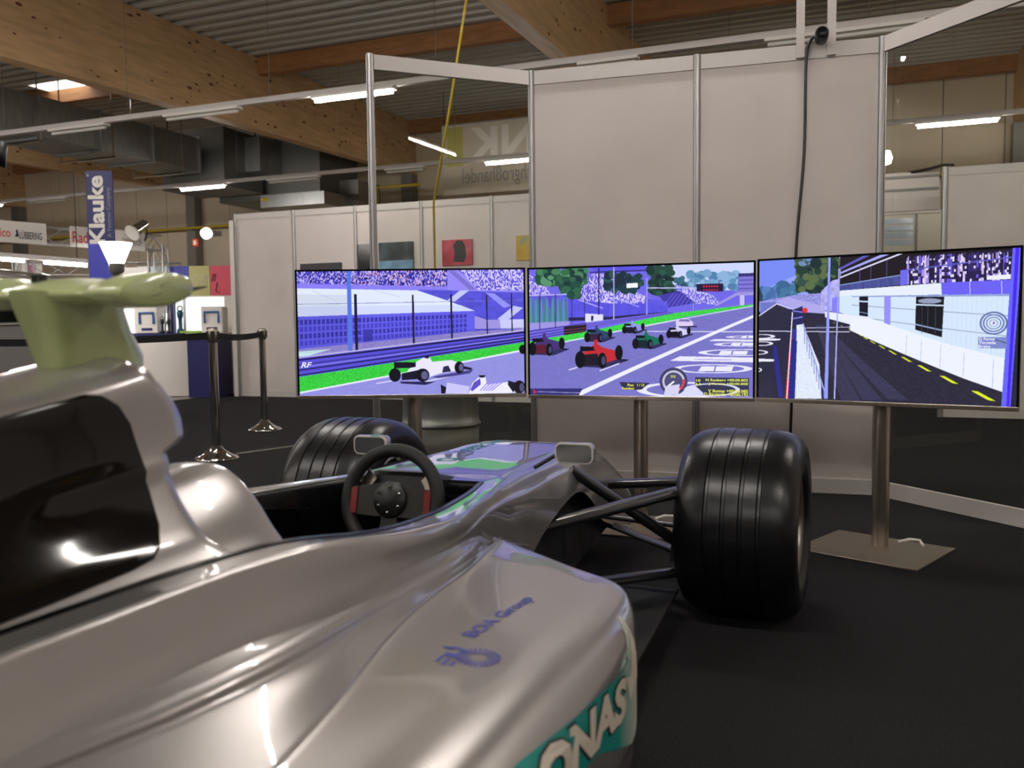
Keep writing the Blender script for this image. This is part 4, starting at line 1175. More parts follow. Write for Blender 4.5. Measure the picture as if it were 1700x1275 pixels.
# ---- wheels
def wheel(x, y, R=.305, wd=.37, rr=.168, name='wheel', side=1, yaw=0.0):
    hw = wd / 2
    prof = [(rr, -hw + .03), (rr + .012, -hw + .012), (R * .72, -hw), (R * .83, -hw + .002), (R * .90, -hw + .013), (R * .945, -hw + .032), (R * .975, -hw + .056), (R * .992, -hw + .082)]
    tread = []
    for g in (-.078, -.026, .026, .078):
        tread += [(R, g - .007), (R - .005, g - .004), (R - .005, g + .004), (R, g + .007)]
    prof = prof + [(R * .9985, -hw + .097)] + tread + [(R * .9985, hw - .097)] + [(a, -b) for a, b in reversed(prof)]
    t = MB().lathe(prof, (x, y, R), (1, 0, 0), 64).build(name, M_TYRE, CAR)
    e = t.modifiers.new('edge', 'EDGE_SPLIT'); e.split_angle = radians(40)
    tag(t, 'black grooved racing tyre on alloy rim')
    rim = MB().lathe([(rr + .002, -hw + .03), (rr - .006, -hw + .02), (rr - .014, -hw + .03), (rr - .022, 0), (rr - .014, hw - .03), (rr - .006, hw - .02), (rr + .002, hw - .03)], (x, y, R), (1, 0, 0), 48)
    rim.build('rim', M_RIM, t)
    sp = MB()
    for k in range(8):
        a = 2 * pi * k / 8
        d = Vector((0, cos(a), sin(a)))
        sp.bar(Vector((x + side * .10, y, R)) + d * .03, Vector((x + side * .12, y, R)) + d * (rr - .012), .02, .03, up=(1, 0, 0))
    sp.lathe([(0, .0), (.045, 0), (.045, .05), (.03, .07), (0, .075)], (x + side * .08, y, R), (side, 0, 0), 20)
    sp.build('spokes', M_RIM, t)
    MB().lathe([(0, -.01), (rr - .022, -.01), (rr - .022, .01), (0, .012)], (x - side * .05, y, R), (side, 0, 0), 32).build('brake_drum', M_BLKM, t)
    if yaw:                                        # steered: turn the wheel about its upright
        Q = Matrix.Translation((x, y, 0)) @ Matrix.Rotation(yaw, 4, 'Z') @ Matrix.Translation((-x, -y, 0))
        for o_ in [t] + list(t.children): o_.data.transform(Q)
    return t
wheel(.72, 0, side=1, yaw=radians(-4)); wheel(-.72, 0, side=-1, yaw=radians(-4))
wheel(.66, -3.28, R=.33, wd=.38, side=1); wheel(-.66, -3.28, R=.33, wd=.38, side=-1)
MB().tube([(-.6, -3.28, .33), (.6, -3.28, .33)], .04, 12).build('rear_axle', M_BLKM, CAR)

# ---- front suspension
def arm(name, p, q, w=.045, h=.018):
    for sd in (1, -1):
        a = Vector((p[0] * sd, p[1], p[2])); b = Vector((q[0] * sd, q[1], q[2]))
        d = (b - a).normalized(); s = d.cross(Vector((0, 0, 1))).normalized(); u = s.cross(d)
        ring = [(w / 2 * cos(2 * pi * k / 14), h / 2 * sin(2 * pi * k / 14)) for k in range(14)]
        m = MB()
        vs = [a + s * x + u * y for x, y in ring] + [b + s * x + u * y for x, y in ring]
        m.add(vs, [(k, (k + 1) % 14, 14 + (k + 1) % 14, 14 + k) for k in range(14)], True)
        m.add(vs[:14], [tuple(range(13, -1, -1))]); m.add(vs[14:], [tuple(range(14))])
        m.build(name, M_CARBON, CAR)
UPO = (.57, -.06, .43); LOO = (.58, -.02, .19)
arm('upper_wishbone', (.20, -.62, .385), (.585, -.12, .435), .06, .036)
arm('upper_wishbone', (.17, .22, .36), (.585, .0, .432), .06, .036)
arm('pushrod', (.22, -.33, .505), (.57, -.12, .215), .045, .036)
arm('lower_wishbone', (.19, -.56, .19), (.58, -.08, .155), .06, .03)
arm('lower_wishbone', (.15, .35, .19), (.58, .02, .155), .055, .02)
arm('steering_rod', (.18, -.02, .30), (.58, -.08, .29), .03, .018)
for sd in (1, -1):
    MB().box(.555 * sd - .025, .555 * sd + .025, -.13, .07, .14, .45).build('upright', M_BLKM, CAR, bevel=.01)
    # brake scoop with pale stay
    MB().prism([(-.18, .2), (-.1, .33), (.02, .35), (.02, .18)], (.50 * sd, 0, 0), (0, 1, 0), (0, 0, 1), (.03 * sd, 0, 0)).build('brake_scoop', M_BLKM, CAR)
    MB().box(.30 * sd, .52 * sd, -.95, -.12, .085, .097).build('floor_board', M_BLKM, CAR, bevel=.003)
MB().box(-.3, .3, -3.1, -.15, .05, .09).build('floor_plank', M_BLKM, CAR)

# ---- mirrors on short stalks
for sd, cx_, cs in ((1, .338, -.70), (-1, .272, -.70)):
    c = Vector((cx_ * sd if sd > 0 else -cx_, cs, .615))
    m = MB()
    rows = []
    for dy, k in ((-.012, 1.0), (.0, 1.04), (.02, .98), (.034, .8), (.04, .4)):
        rr_ = rrect(.104 * k, .054 * k, .016 * k, 5); rr_ = rr_ + rr_[:1]
        rows.append([(c.x + x, c.y + dy, c.z + z) for x, z in rr_])
    mh = m.grid(np.array(rows), True).build('mirror_housing', M_SILVER, CAR)
    MB().prism(rrect(.106, .056, .017, 5), (c.x, c.y - .013, c.z), (1, 0, 0), (0, 0, 1), (0, .006, 0)).build('mirror_frame', M_RAIL, mh, bevel=.002)
    MB().prism(rrect(.096, .046, .013, 5), (c.x, c.y - .0145, c.z), (1, 0, 0), (0, 0, 1), (0, .004, 0)).build('mirror_glass', M_MIRROR, mh)
    inner = c.x - sd * .05
    MB().tube([(inner, c.y + .01, c.z - .006), (inner - sd * .055, c.y - .03, c.z - .04)], .0055, 8).build('mirror_stalk', M_BLK, mh)
    if sd < 0:
        MB().box(c.x + .005, c.x + .03, c.y - .015, c.y + .01, c.z + .0275, c.z + .0285).build('teal_sticker', M_TEAL, mh)

# small nose prints: teal ring mark
np_lift = lifter(sh_tree, (0, 0, -1), .0014)
rg = MB()
for k in range(20):
    a0, a1 = 2 * pi * k / 20, 2 * pi * (k + 1) / 20
    rg.add([np_lift(Vector((-.07 + .032 * q * cos(a), -.62 + .032 * q * sin(a), .9))) for a, q in ((a0, .65), (a0, 1), (a1, 1), (a1, .65))], [(0, 1, 2, 3)])
rg.build('ring_emblem', M_TEAL, shell, recalc=False)
text('nose_lettering', 'PETRONAS', M_TEAL, shell, (-.07, -.42, .9), (0, 1, 0), (-1, 0, 0), w=.34, h=.05, bold=.02, lift=np_lift)

# ---- steering wheel and dashboard gear
tilt = radians(14)
sc_ = Vector((0, -1.095, .545)); nx = Vector((0, -cos(tilt), sin(tilt))); ux = Vector((1, 0, 0)); uz = Vector((0, sin(tilt), cos(tilt)))
R_ = .118
ring = []
for k in range(48):
    a = 2 * pi * k / 48; d = ux * cos(a) + uz * sin(a)
    ring.append([sc_ + d * (R_ + .0165 * cos(2 * pi * j / 12)) + nx * .0165 * sin(2 * pi * j / 12) for j in range(13)])
ring.append(ring[0])
st = MB().grid(np.array([[list(p) for p in r] for r in ring]), True).build('steering_wheel', mat('wheel_leather', rgb(20, 20, 21), .6, bump=.15, bscale=250), CAR, merge=.0003)
def wpt(x, z, n=0.0): return sc_ + ux * x + uz * z + nx * n
hub = MB().lathe([(0, .016), (.040, .016), (.043, .012), (.043, -.02)], sc_, nx, 32).build('hub', M_BLK, st)
for k in range(6):
    a = 2 * pi * k / 6 + pi / 6
    MB().lathe([(0, .005), (.0035, .004), (.0042, 0)], wpt(.030 * cos(a), .030 * sin(a), .016), nx, 10).build('bolt', M_CHROME, hub)
for sd in (-1, 1):
    poly = [(sd * .02, .042), (sd * .05, .034), (sd * .112, .026), (sd * .112, -.036), (sd * .05, -.040), (sd * .02, -.040)]
    MB().prism(poly, sc_, ux, uz, nx * .008).build('spoke', M_GUN, st)
    MB().prism([(sd * .088, .027), (sd * .104, .024), (sd * .104, -.034), (sd * .088, -.036)], sc_ + nx * .008, ux, uz, nx * .004).build('red_button_bar', M_RED, st)
    MB().prism([(sd * .06, .05), (sd * .082, .072), (sd * .1, .04), (sd * .095, 0), (sd * .075, .0), (sd * .07, .035)], sc_ - nx * .03, ux, uz, nx * .006).build('shift_paddle', M_STEEL, st)
MB().prism([(-.02, -.03), (.02, -.03), (.024, -.115), (-.024, -.115)], sc_, ux, uz, nx * .008).build('spoke', M_GUN, st)
MB().lathe([(.04, 0), (.045, .06), (.05, .16)], sc_ - nx * .015, -nx, 20).build('column', M_BLK, st)
MB().obox(sc_ - nx * .12 + uz * .03, ux * .085, nx * .08, uz * .045).build('wheel_base', M_BLK, st, bevel=.015)

# ================================================================== fair walls in the background
FA = Vector((-3.92, 12.5, 0)); FH = 2.6
fw = thing('wall_back', None, None, kind='structure')
fd = HV.copy(); fn = Vector((fd.y, -fd.x, 0))              # fn points towards the visitors
if fn.y > 0: fn = -fn
ps = [FA + fd * .99 * k for k in range(7)]
for p in ps: post(p, FH, fw, .028)
for a, b in zip(ps[:-1], ps[1:]): span(a, b, 'panel', FH, fw)
FR = FA - fn * 1.0 - fd * .05
post(FR, FH, fw, .028); span(FR, FA, 'panel', FH, fw)
MB().obox(FA + fn * .03 + Vector((-.03, -.03, FH / 2 - .05)), (.028, 0, 0), (0, .02, 0), (0, 0, FH / 2 - .05)).build('edge_strip', M_WHITE, fw)
def wallpt(px, py, off=.02):
    d = CAM_M @ Vector(((px - 850) / F, (637.5 - py) / F, -1)); c = Vector((0, 0, CAMH))
    k = (FA - c).dot(fn) / d.dot(fn)
    return c + d * k + fn * off
def wall_sheet(name, label, cat, x0, x1, y0, y1, m, th=.03, group=None):
    a = wallpt(x0, y0, 0); b = wallpt(x1, y0, 0); z1 = (a.z + b.z) / 2; z0 = wallpt((x0 + x1) / 2, y1, 0).z
    base = (a + b) / 2; base.z = z0
    t = thing(name, label, cat, base, -HA, group)
    w = (b - a).length
    MB().box(-w / 2, w / 2, -th, -.005, 0, z1 - z0).build('board', m, t, bevel=.004)
    return t, w, z1 - z0
def art_mat(name, c1, c2, c3, scale):
    m = bpy.data.materials.new(name); m.use_nodes = True
    nt = m.node_tree; b = nt.nodes['Principled BSDF']
    tc = nt.nodes.new('ShaderNodeTexCoord'); n = nt.nodes.new('ShaderNodeTexNoise'); n.inputs['Scale'].default_value = scale; n.inputs['Detail'].default_value = 2
    nt.links.new(tc.outputs['Object'], n.inputs['Vector'])
    r = nt.nodes.new('ShaderNodeValToRGB'); e = r.color_ramp.elements
    e[0].position = .38; e[0].color = c1; e[1].position = .62; e[1].color = c3; k = e.new(.5); k.color = c2
    nt.links.new(n.outputs['Fac'], r.inputs[0]); nt.links.new(r.outputs[0], b.inputs['Base Color']); b.inputs['Roughness'].default_value = .5
    return m
t, w, h = wall_sheet('wall_picture', 'dark picture with pale blue lower part on the white fair wall', 'picture', 630, 687, 402, 470, art_mat('dark_art', rgb(24, 34, 38), rgb(40, 52, 54), rgb(70, 86, 92), 4))
MB().box(-w / 2, w / 2, -.032, -.03, 0, h * .55).build('blue_print', mat('pale_blue_art', rgb(120, 160, 190), .5, var=.3, vscale=6), t)
t, w, h = wall_sheet('wall_picture', 'red picture with a dark figure on the white fair wall', 'picture', 735, 785, 398, 441, art_mat('red_art', rgb(150, 36, 52), rgb(190, 60, 80), rgb(196, 110, 120), 3))
MB().prism([(-.05, .05), (.1, .04), (.13, .12), (.12, .24), (.08, .31), (.0, .32), (-.05, .26), (-.03, .16)], (0, -.033, 0), (1, 0, 0), (0, 0, 1), (0, .003, 0)).build('figure_print', M_BLKP, t)
t, w, h = wall_sheet('wall_picture', 'yellow and blue picture on the white fair wall behind the clear pane', 'picture', 858, 915, 390, 432, art_mat('yellow_art', rgb(196, 160, 40), rgb(206, 176, 70), rgb(96, 150, 160), 3))
t, w, h = wall_sheet('wall_monitor', 'black switched-off monitor hung on the white fair wall', 'monitor', 597, 618, 406, 470, M_BLKG, .05)
t, w, h = wall_sheet('wall_sign', 'flat dark sign with pale letters low on the white fair wall', 'sign', 500, 568, 437, 452, M_BLKP)
t = thing('notice_sheet', 'grey sheet hung on the fair wall end', 'sheet', (FR + FA) / 2 - fd * .07 + Vector((0, 0, 1.6)), 0)
MB().obox((0, 0, .3), (.03, -.35, 0), (.01, 0, 0), (0, 0, .3)).build('sheet', M_GREYP, t)

# mirrored company banner far behind the clear pane
bn = thing('hanging_banner', 'large white banner seen from behind with mirrored grey lettering', 'banner', at(735, 325, 19.0), -HA)
pxm = 16.0 / F
MB().box(0, 4.2, 0, .02, 0, 1.48).build('cloth', mat('banner_cloth', rgb(196, 184, 166), .8, var=.08, vscale=2), bn)
text('lettering', 'Fachgroßhandel', M_GREYP, bn, (.48, -.004, .12), (1, 0, 0), (0, 0, 1), w=1.84, h=.42, mirror=True)
text('large_lettering', 'NK', mat('pale_print', rgb(222, 216, 204), .6), bn, (.6, -.004, .66), (1, 0, 0), (0, 0, 1), w=1.5, h=.72, bold=.03, mirror=True)
MB().box(.12, .5, -.004, 0, .6, 1.42).build('yellow_stripe', mat('olive_print', rgb(180, 172, 90), .6), bn)
for x in (.05, 4.1):
    MB().tube([(x, .01, 1.4), (x, .01, 3.2)], .008, 6).build('hanging_wire', M_DARKM, bn)
MB().tube([(0, .01, 1.48), (4.2, .01, 1.48)], .02, 8).build('top_bar', M_ALU, bn)

# galvanised drum behind the clear pane
dr = thing('steel_drum', 'galvanised steel drum on a grey plinth behind the clear pane', 'drum', (at(732, 700, 6.25).x, 6.25, 0))
MB().lathe([(.0, 0), (.275, 0), (.275, .255), (0, .255)], (0, 0, 0), n=40).build('plinth', mat('drum_plinth', rgb(122, 118, 108), .7, var=.1, vscale=5), dr)
MB().lathe([(.288, .255), (.292, .262), (.275, .285), (.272, .33), (.272, .62), (.28, .63), (.272, .64), (.272, .93), (.28, .94), (.0, .935)], (0, 0, 0), n=40).build('barrel', M_GALV, dr)

# partition and doorway seen through the right-hand clear pane
rw = thing('wall_side', None, None, kind='structure')
R0 = at(1567, 400, 8.7); R0.z = 0
RH = (at(1600, 273, 8.55).z)
M_PANELG = M_PANEL
rps = [R0 + fd * .99 * k for k in range(5)]
for p in rps: post(p, RH, rw, .03)
for a, b in zip(rps[:-1], rps[1:]): span(a, b, 'panel', RH, rw, M_PANELG)
L0 = R0 - fd * 1.9 - fn * .7; L1 = R0 - fn * .7
zt_ = at(1520, 290, 9.6).z; zl = at(1520, 353, 9.6).z
c = (L0 + L1) / 2
MB().obox(c + Vector((0, 0, (zt_ + zl) / 2)), fd * .95, fn * .02, (0, 0, (zt_ - zl) / 2)).build('lintel', M_PANELG, rw)
for q, nm in ((zt_ - .05, 'lintel_rail'), ((zt_ + zl) / 2 + .02, 'lintel_rail')):
    MB().obox(c + fn * .025 + Vector((0, 0, q)), fd * .95, fn * .01, (0, 0, .012)).build(nm, M_GREYP, rw)
for q in (L0, L0 + fd * .95): post(q, zt_, rw, .03)
tag(MB().tube([at(1500, 289, 9.5), at(1545, 280, 9.3), at(1567, 274, 9.1), at(1582, 274, 8.8)], .015, 6).build('loose_cable', M_BLK), 'short black cable lying over the white partition top', 'cable')
kb = thing('white_cabinet', 'tall white cabinet with glazed panes seen through the doorway', 'cabinet', (at(1500, 400, 12).x, 12.0, 0), -HA)
zc = at(1516, 352, 12).z
MB().box(-.45, .62, 0, .4, 0, zc).build('carcass', mat('cabinet_white', rgb(226, 220, 200), .5), kb, bevel=.005)
M_PANEB = mat('pale_pane', rgb(190, 205, 220), .15)
for k in range(4):
    for x0, x1 in ((-.40, -.27), (-.24, .12)):
        MB().box(x0, x1, -.012, 0, zc - .16 - .095 * k, zc - .085 - .095 * k).build('pane', M_PANEB, kb)
MB().box(.14, .17, -.01, 0, 0, zc - .02).build('joint_strip', M_GREYP, kb)
MB().box(-.47, .66, -.03, .4, zc - .03, zc).build('cornice', M_WHITE, kb)
tag(MB().lathe([(0, .14), (.05, .13), (.075, .06), (.06, 0), (0, -.02)], at(1469, 272, 9.2), n=16).build('lamp_globe', mat('lamp_glow', (1, 1, 1, 1), .4, emit=(1, .97, .85, 1), estr=5)), 'small bright lamp hanging beside the aluminium post', 'lamp')

# ================================================================== barrier posts with black belts
ST = [Vector((-2.19, 6.37, 0)), Vector((-2.35, 8.19, 0)), Vector((-4.75, 6.15, 0))]
def stanchion(p, label):
    t = thing('stanchion', label, 'barrier post', p, 0, 'chrome belt barrier posts')
    MB().lathe([(0, 0), (.158, 0), (.16, .008), (.15, .018), (.11, .034), (.07, .06), (.045, .085), (.033, .10)], (0, 0, 0), n=40).build('base', M_CHROME, t)
    MB().lathe([(.031, .06), (.031, .87)], (0, 0, 0), n=24).build('pole', M_CHROME, t)
    MB().lathe([(.033, .86), (.036, .865), (.036, .95), (.03, .965), (0, .967)], (0, 0, 0), n=24).build('head', M_STEEL, t)
    for a in range(4):
        d = Vector((cos(a * pi / 2 + .3), sin(a * pi / 2 + .3), 0))
        MB().obox(d * .037 + Vector((0, 0, .91)), d * .008, Vector((-d.y, d.x, 0)) * .014, (0, 0, .034)).build('belt_clip', M_BLK, t)
    return t
stanchion(ST[0], 'chrome barrier post with a belt running to either side')
stanchion(ST[1], 'chrome barrier post by the white fair wall, at the belt end')
stanchion(ST[2], 'chrome barrier post beside the parked silver car')
def belt(p, q, sag, label):
    a = p + Vector((0, 0, .91)); b = q + Vector((0, 0, .91)); d = (b - a).normalized(); a = a + d * .035; b = b - d * .035
    m = MB(); n = 16; vs = []
    for k in range(n + 1):
        t = k / n; c = a.lerp(b, t) - Vector((0, 0, sag * 4 * t * (1 - t)))
        s = Vector((d.y, -d.x, 0)) * .001
        for off_, dz in ((s, .026), (s, -.026), (-s, -.026), (-s, .026)): vs.append(c + off_ + Vector((0, 0, dz)))
    m.add(vs, [(k * 4 + i, k * 4 + (i + 1) % 4, k * 4 + 4 + (i + 1) % 4, k * 4 + 4 + i) for k in range(n) for i in range(4)])
    tag(m.build('barrier_belt', M_BELT), label, 'belt', 'black barrier belts')
belt(ST[0], ST[1], .02, 'short black barrier belt between two chrome posts')
belt(ST[0], ST[2], .035, 'long black barrier belt stretched in front of the parked car')
a, b = atz(393, 754, 0), atz(520, 737, 0)
d = (b - a)
tag(MB().bar(a + Vector((0, 0, .004)), b + d * .6 + Vector((0, 0, .004)), .018, .008).build('floor_cable', mat('grey_cord', rgb(150, 146, 138), .6)), 'thin pale cable lying across the black carpet', 'cable')

# ================================================================== exhibition stand in the background
# tall navy banner with vertical white lettering
BY = 11.0
bl, br, bt_ = at(142, 283, BY), at(186, 283, BY), at(142, 284, BY).z
ba = thing('tall_banner', 'tall navy blue banner with vertical white lettering', 'banner', ((bl.x + br.x) / 2, BY, 0))
bw = br.x - bl.x
MB().box(-bw / 2, bw / 2, -.012, .012, .12, bt_).build('cloth', M_NAVY, ba)
MB().box(-bw / 2 - .05, bw / 2 + .05, -.2, .2, 0, .12).build('foot', M_DARKM, ba, bevel=.02)
M_SWOOSH = mat('bright_blue_print', rgb(66, 70, 190), .5)
zs_ = at(160, 400, BY).z
MB().prism([(-bw / 2, .15), (bw / 2, .15), (bw / 2 - .0, zs_ - 1.0), (.11, zs_ - .45), (.06, zs_ - .2), (-.02, zs_ - .05), (-bw / 2, zs_)], (0, -.016, 0), (1, 0, 0), (0, 0, 1), (0, .003, 0)).build('swoosh_print', M_SWOOSH, ba)
z0_ = at(160, 405, BY).z
text('lettering', 'Klauke', M_WHITE, ba, (.055, -.0165, z0_), (0, 0, 1), (-1, 0, 0), w=bt_ - z0_ - .06, h=.20, bold=.035)
text('small_lettering', 'A Textron Company', M_GREYP, ba, (.145, -.0165, z0_ + .08), (0, 0, 1), (-1, 0, 0), w=.62, h=.06)
text('registered_mark', '®', M_WHITE, ba, (-.12, -.0165, bt_ - .07), (0, 0, 1), (-1, 0, 0), w=.03, h=.03)

# upright lamp with a flared white shade
ly = 10.4
la = at(192, 403, ly); lb = at(192, 438, ly)
up = thing('floor_lamp', 'glowing flared white lamp shade on a post beside the navy banner', 'lamp', (la.x, ly, 0))
M_SHADE = mat('lit_shade', (1, 1, 1, 1), .5, emit=(1.0, .98, .86, 1), estr=3.2)
MB().lathe([(.0, lb.z), (.085, lb.z), (.185, la.z), (.175, la.z), (0, la.z - .02)], (0, 0, 0), n=28).build('shade', M_SHADE, up)
MB().lathe([(.05, lb.z - .12), (.085, lb.z - .09), (.085, lb.z)], (0, 0, 0), n=24).build('collar', M_GREYM, up)
MB().lathe([(.0, 0), (.2, 0), (.2, .03), (.04, .05), (.035, lb.z - .1), (.05, lb.z - .1)], (0, 0, 0), n=24).build('post', M_GREYM, up)

# lattice truss with white sponsor boards
tr = thing('truss_frame', 'aluminium lattice truss carrying white sponsor boards', 'truss', (0, 0, 0))
ta, tb = at(-120, 367, 10.8), at(262, 408, 13.2)
tz = at(60, 393, 12.4).z
ta.z = tb.z = at(240, 404, 13.1).z
H_ = .36
def truss(a, b, m, s=.11, r=.014, step=.32):
    d = (b - a); L = d.length; d.normalize()
    n = d.cross(Vector((0, 0, 1)))
    if n.length < .1: n = Vector((1, 0, 0))
    n.normalize(); u = n.cross(d)
    cs = [n * i * s + u * j * s for i in (-1, 1) for j in (-1, 1)]
    for c in cs: m.tube([a + c, b + c], r, 6)
    k = 0; t = 0.0; pr = ((0, 1), (1, 3), (3, 2), (2, 0))
    while t < L - .05:
        t2 = min(t + step, L)
        for i, j in pr:
            p, q = (cs[i], cs[j]) if k % 2 else (cs[j], cs[i])
            m.tube([a + d * t + p, a + d * t2 + q], r * .55, 5)
        t = t2; k += 1
    return m
truss(ta, tb, MB()).build('crossbar', M_ALU, tr)
truss(tb, Vector((tb.x, tb.y, 0)), MB()).build('tower', M_ALU, tr)
tw = at(38, 420, 13.6); truss(Vector((tw.x, tw.y, tb.z - .2)), Vector((tw.x, tw.y, 0)), MB()).build('tower', M_ALU, tr)
truss(Vector((tw.x, tw.y, tb.z - .32)), tb - Vector((0, -.9, .32)), MB(), .1).build('rear_crossbar', M_ALU, tr)
td = (tb - ta); td.z = 0; td.normalize(); tn = Vector((td.y, -td.x, 0))
if tn.y > 0: tn = -tn
def tpt(px):
    d = CAM_M @ Vector(((px - 850) / F, (637.5 - 400) / F, -1)); o_ = ta + tn * .15
    k = (o_ - Vector((0, 0, CAMH))).dot(tn) / d.dot(tn); p = Vector((0, 0, CAMH)) + d * k; p.z = tb.z
    return p
def board(x0, x1, words):
    a, b = tpt(x0), tpt(x1); zb_ = tb.z - .19
    bd = MB().obox((a + b) / 2, (b - a) / 2, tn * .012, (0, 0, .14)).build('sponsor_board', M_WHITE, tr)
    for s, p0, p1, m, lo, hi in words:
        p, q = tpt(p0), tpt(p1)
        text('lettering', s, m, bd, p + tn * .016 + Vector((0, 0, -.14 + .28 * lo)), td, (0, 0, 1), w=(q - p).length, h=.28 * (hi - lo), bold=.01)
board(-90, 77, [('ico', 0, 17, M_REDP, .25, .62), ('LÜBBERING', 32, 69, M_BLKP, .2, .62)])
board(117, 152, [('Radi', 120, 149, M_REDP, .2, .75)])
board(150, 240, [('TORNADOR', 202, 234, M_GREYP, .25, .6)])
MB().add([tpt(24) + tn * .016 + td * x + Vector((0, 0, z)) for x, z in ((0, -.06), (.055, -.06), (.045, -.02), (.04, .03), (.015, .03), (.02, -.02))], [(0, 1, 2, 3, 4, 5)]).build('black_emblem', M_BLKP, tr)
# spotlight clamped on the truss
sp = thing('spotlight', 'small silver spotlight on an arm above the truss boards', 'spotlight', at(240, 400, 12.85))
c0, c1 = at(241, 372, 12.8) - sp.location, at(222, 385, 12.6) - sp.location
MB().tube([c0, c1], [.07, .085], 14).build('housing', M_CHROME, sp)
MB().tube([c1, c1 + (c1 - c0) * .15], [.10, .12], 14).build('reflector', M_WHITE, sp)
MB().tube([(0, 0, 0), (.05, 0, .12), c0], .012, 6).build('arm', M_DARKM, sp)
# lit strip lamp over the stand
sl = thing('strip_lamp', 'lit white strip lamp over the exhibition stand', 'lamp', at(70, 428, 11.6))
a, b = at(-40, 420, 11.4) - sl.location, at(146, 434, 11.8) - sl.location
MB().bar(a, b, .1, .06).build('rail', M_RAIL, sl)
MB().tube([a.lerp(b, .02) + Vector((0, 0, -.055)), a.lerp(b, .42) + Vector((0, 0, -.055))], .022, 8).build('tube', M_TUBE, sl)
MB().tube([a.lerp(b, .6) + Vector((0, 0, -.055)), a.lerp(b, .99) + Vector((0, 0, -.055))], .022, 8).build('tube', M_TUBE, sl)
for k in (.1, .9):
    p = a.lerp(b, k); MB().tube([p, p + Vector((0, 0, 1.2))], .006, 5).build('hanger', M_DARKM, sl)

# stand back wall with coloured tiles and a lit showcase below
SY = 13.4
def sx(px): return at(px, 500, SY).x
def sz(py, px=300): return at(px, py, SY).z
bs = thing('stand_wall', 'exhibition stand wall with a row of coloured tiles over lit shelves', 'display wall', (sx(300), SY, 0))
ox = sx(300)
MB().box(sx(205) - ox, sx(420) - ox, .0, .08, 0, sz(443)).build('backboard', M_WHITE, bs)
tiles = [(232, 253, rgb(226, 222, 214), 'white_tile'), (253, 281, rgb(196, 214, 222), 'pale_blue_tile'), (281, 316, rgb(62, 66, 176), 'blue_tile'), (316, 351, rgb(190, 184, 118), 'olive_tile'), (351, 386, rgb(224, 84, 104), 'pink_tile')]
for x0, x1, c, nm in tiles:
    MB().box(sx(x0) - ox + .004, sx(x1) - ox - .004, -.03, 0, sz(491), sz(442)).build(nm, mat(nm + '_colour', c, .5), bs)
ic = MB(); e0 = sx(323) - ox; e1 = sx(345) - ox; f0 = sz(480); f1 = sz(458); y_ = -.034
for p, q in (((e0, f0), (e1, f0)), ((e1, f0), (e1, f1)), ((e1, f1), (e0, f1)), ((e0, f1), (e0, f0)), ((e0, f1), ((e0 + e1) / 2, f0 + .08)), ((e1, f1), ((e0 + e1) / 2, f0 + .08)), ((e0, f0), (e0 + .07, f0 + .1)), ((e1, f0), (e1 - .07, f0 + .1))):
    ic.bar((p[0], y_, p[1]), (q[0], y_, q[1]), .006, .016, up=(0, 1, 0))
ic.build('envelope_icon', M_WHITE, bs)
ic = MB()
ic.tube([(sx(357) - ox, y_, sz(455)), (sx(354) - ox, y_, sz(468))], .008, 5); ic.tube([(sx(361) - ox, y_, sz(455)), (sx(358) - ox, y_, sz(468))], .008, 5); ic.tube([(sx(363) - ox, y_, sz(470)), (sx(360) - ox, y_, sz(484)), (sx(366) - ox, y_, sz(487))], .008, 5)
ic.build('line_icon', M_INK, bs)
M_LIGHTBOX = mat('lit_showcase', (1, 1, 1, 1), .5, emit=(.92, .97, 1.0, 1), estr=.95)
MB().box(sx(292) - ox, sx(372) - ox, -.02, 0, sz(552), sz(494)).build('lit_showcase', M_LIGHTBOX, bs)
MB().box(sx(205) - ox, sx(222) - ox, -.02, 0, sz(552), sz(512)).build('lit_showcase', M_LIGHTBOX, bs)
MB().box(sx(262) - ox, sx(282) - ox, -.02, 0, sz(548), sz(520)).build('lit_showcase', M_LIGHTBOX, bs)
MB().box(sx(281) - ox, sx(291) - ox, -.1, 0, 0, sz(498)).build('navy_column', M_NAVY, bs)
MB().box(sx(306) - ox, sx(309) - ox, -.06, 0, sz(552), sz(494)).build('shelf_upright', M_ALU, bs)
# counters
CY = 12.6
def cxw(px): return at(px, 560, CY).x
zc_ = at(300, 553, CY).z
wc = thing('counter', 'white exhibition counter with a dark blue worktop edge', 'counter', (cxw(275), CY, 0))
MB().box(cxw(205) - cxw(275), cxw(321) - cxw(275), 0, .38, 0, zc_ - .06).build('front', M_WHITE, wc)
MB().box(cxw(200) - cxw(275), cxw(321) - cxw(275), -.03, .38, zc_ - .06, zc_).build('worktop', M_NAVY, wc)
nc = thing('counter', 'navy blue exhibition counter at the fair wall end', 'counter', (cxw(346), CY - .1, 0))
MB().box(cxw(323) - cxw(346), cxw(371) - cxw(346), -.2, .45, 0, zc_ - .05).build('front', M_NAVY, nc)
MB().box(cxw(322) - cxw(346), cxw(372) - cxw(346), -.23, .45, zc_ - .05, zc_).build('worktop', M_WHITE, nc)
def tool_case(px, y, label):
    p = at(px, 552, y); t = thing('tool_case', label, 'case', (p.x, y, zc_))
    MB().box(-.16, .16, -.12, .12, 0, .38).build('shell', M_WHITE, t, bevel=.02)
    MB().tube([(-.1, -.13, .14), (-.1, -.14, .30), (.1, -.14, .30), (.1, -.13, .14)], .016, 8).build('handle', mat('blue_handle', rgb(40, 90, 160), .4), t)
    MB().box(-.08, .08, -.124, -.12, .04, .08).build('badge', M_NAVY, t)
tool_case(250, CY + .25, 'white tool case with blue handle on the white counter')
tool_case(357, CY + .1, 'white tool case with blue handle on the navy counter')
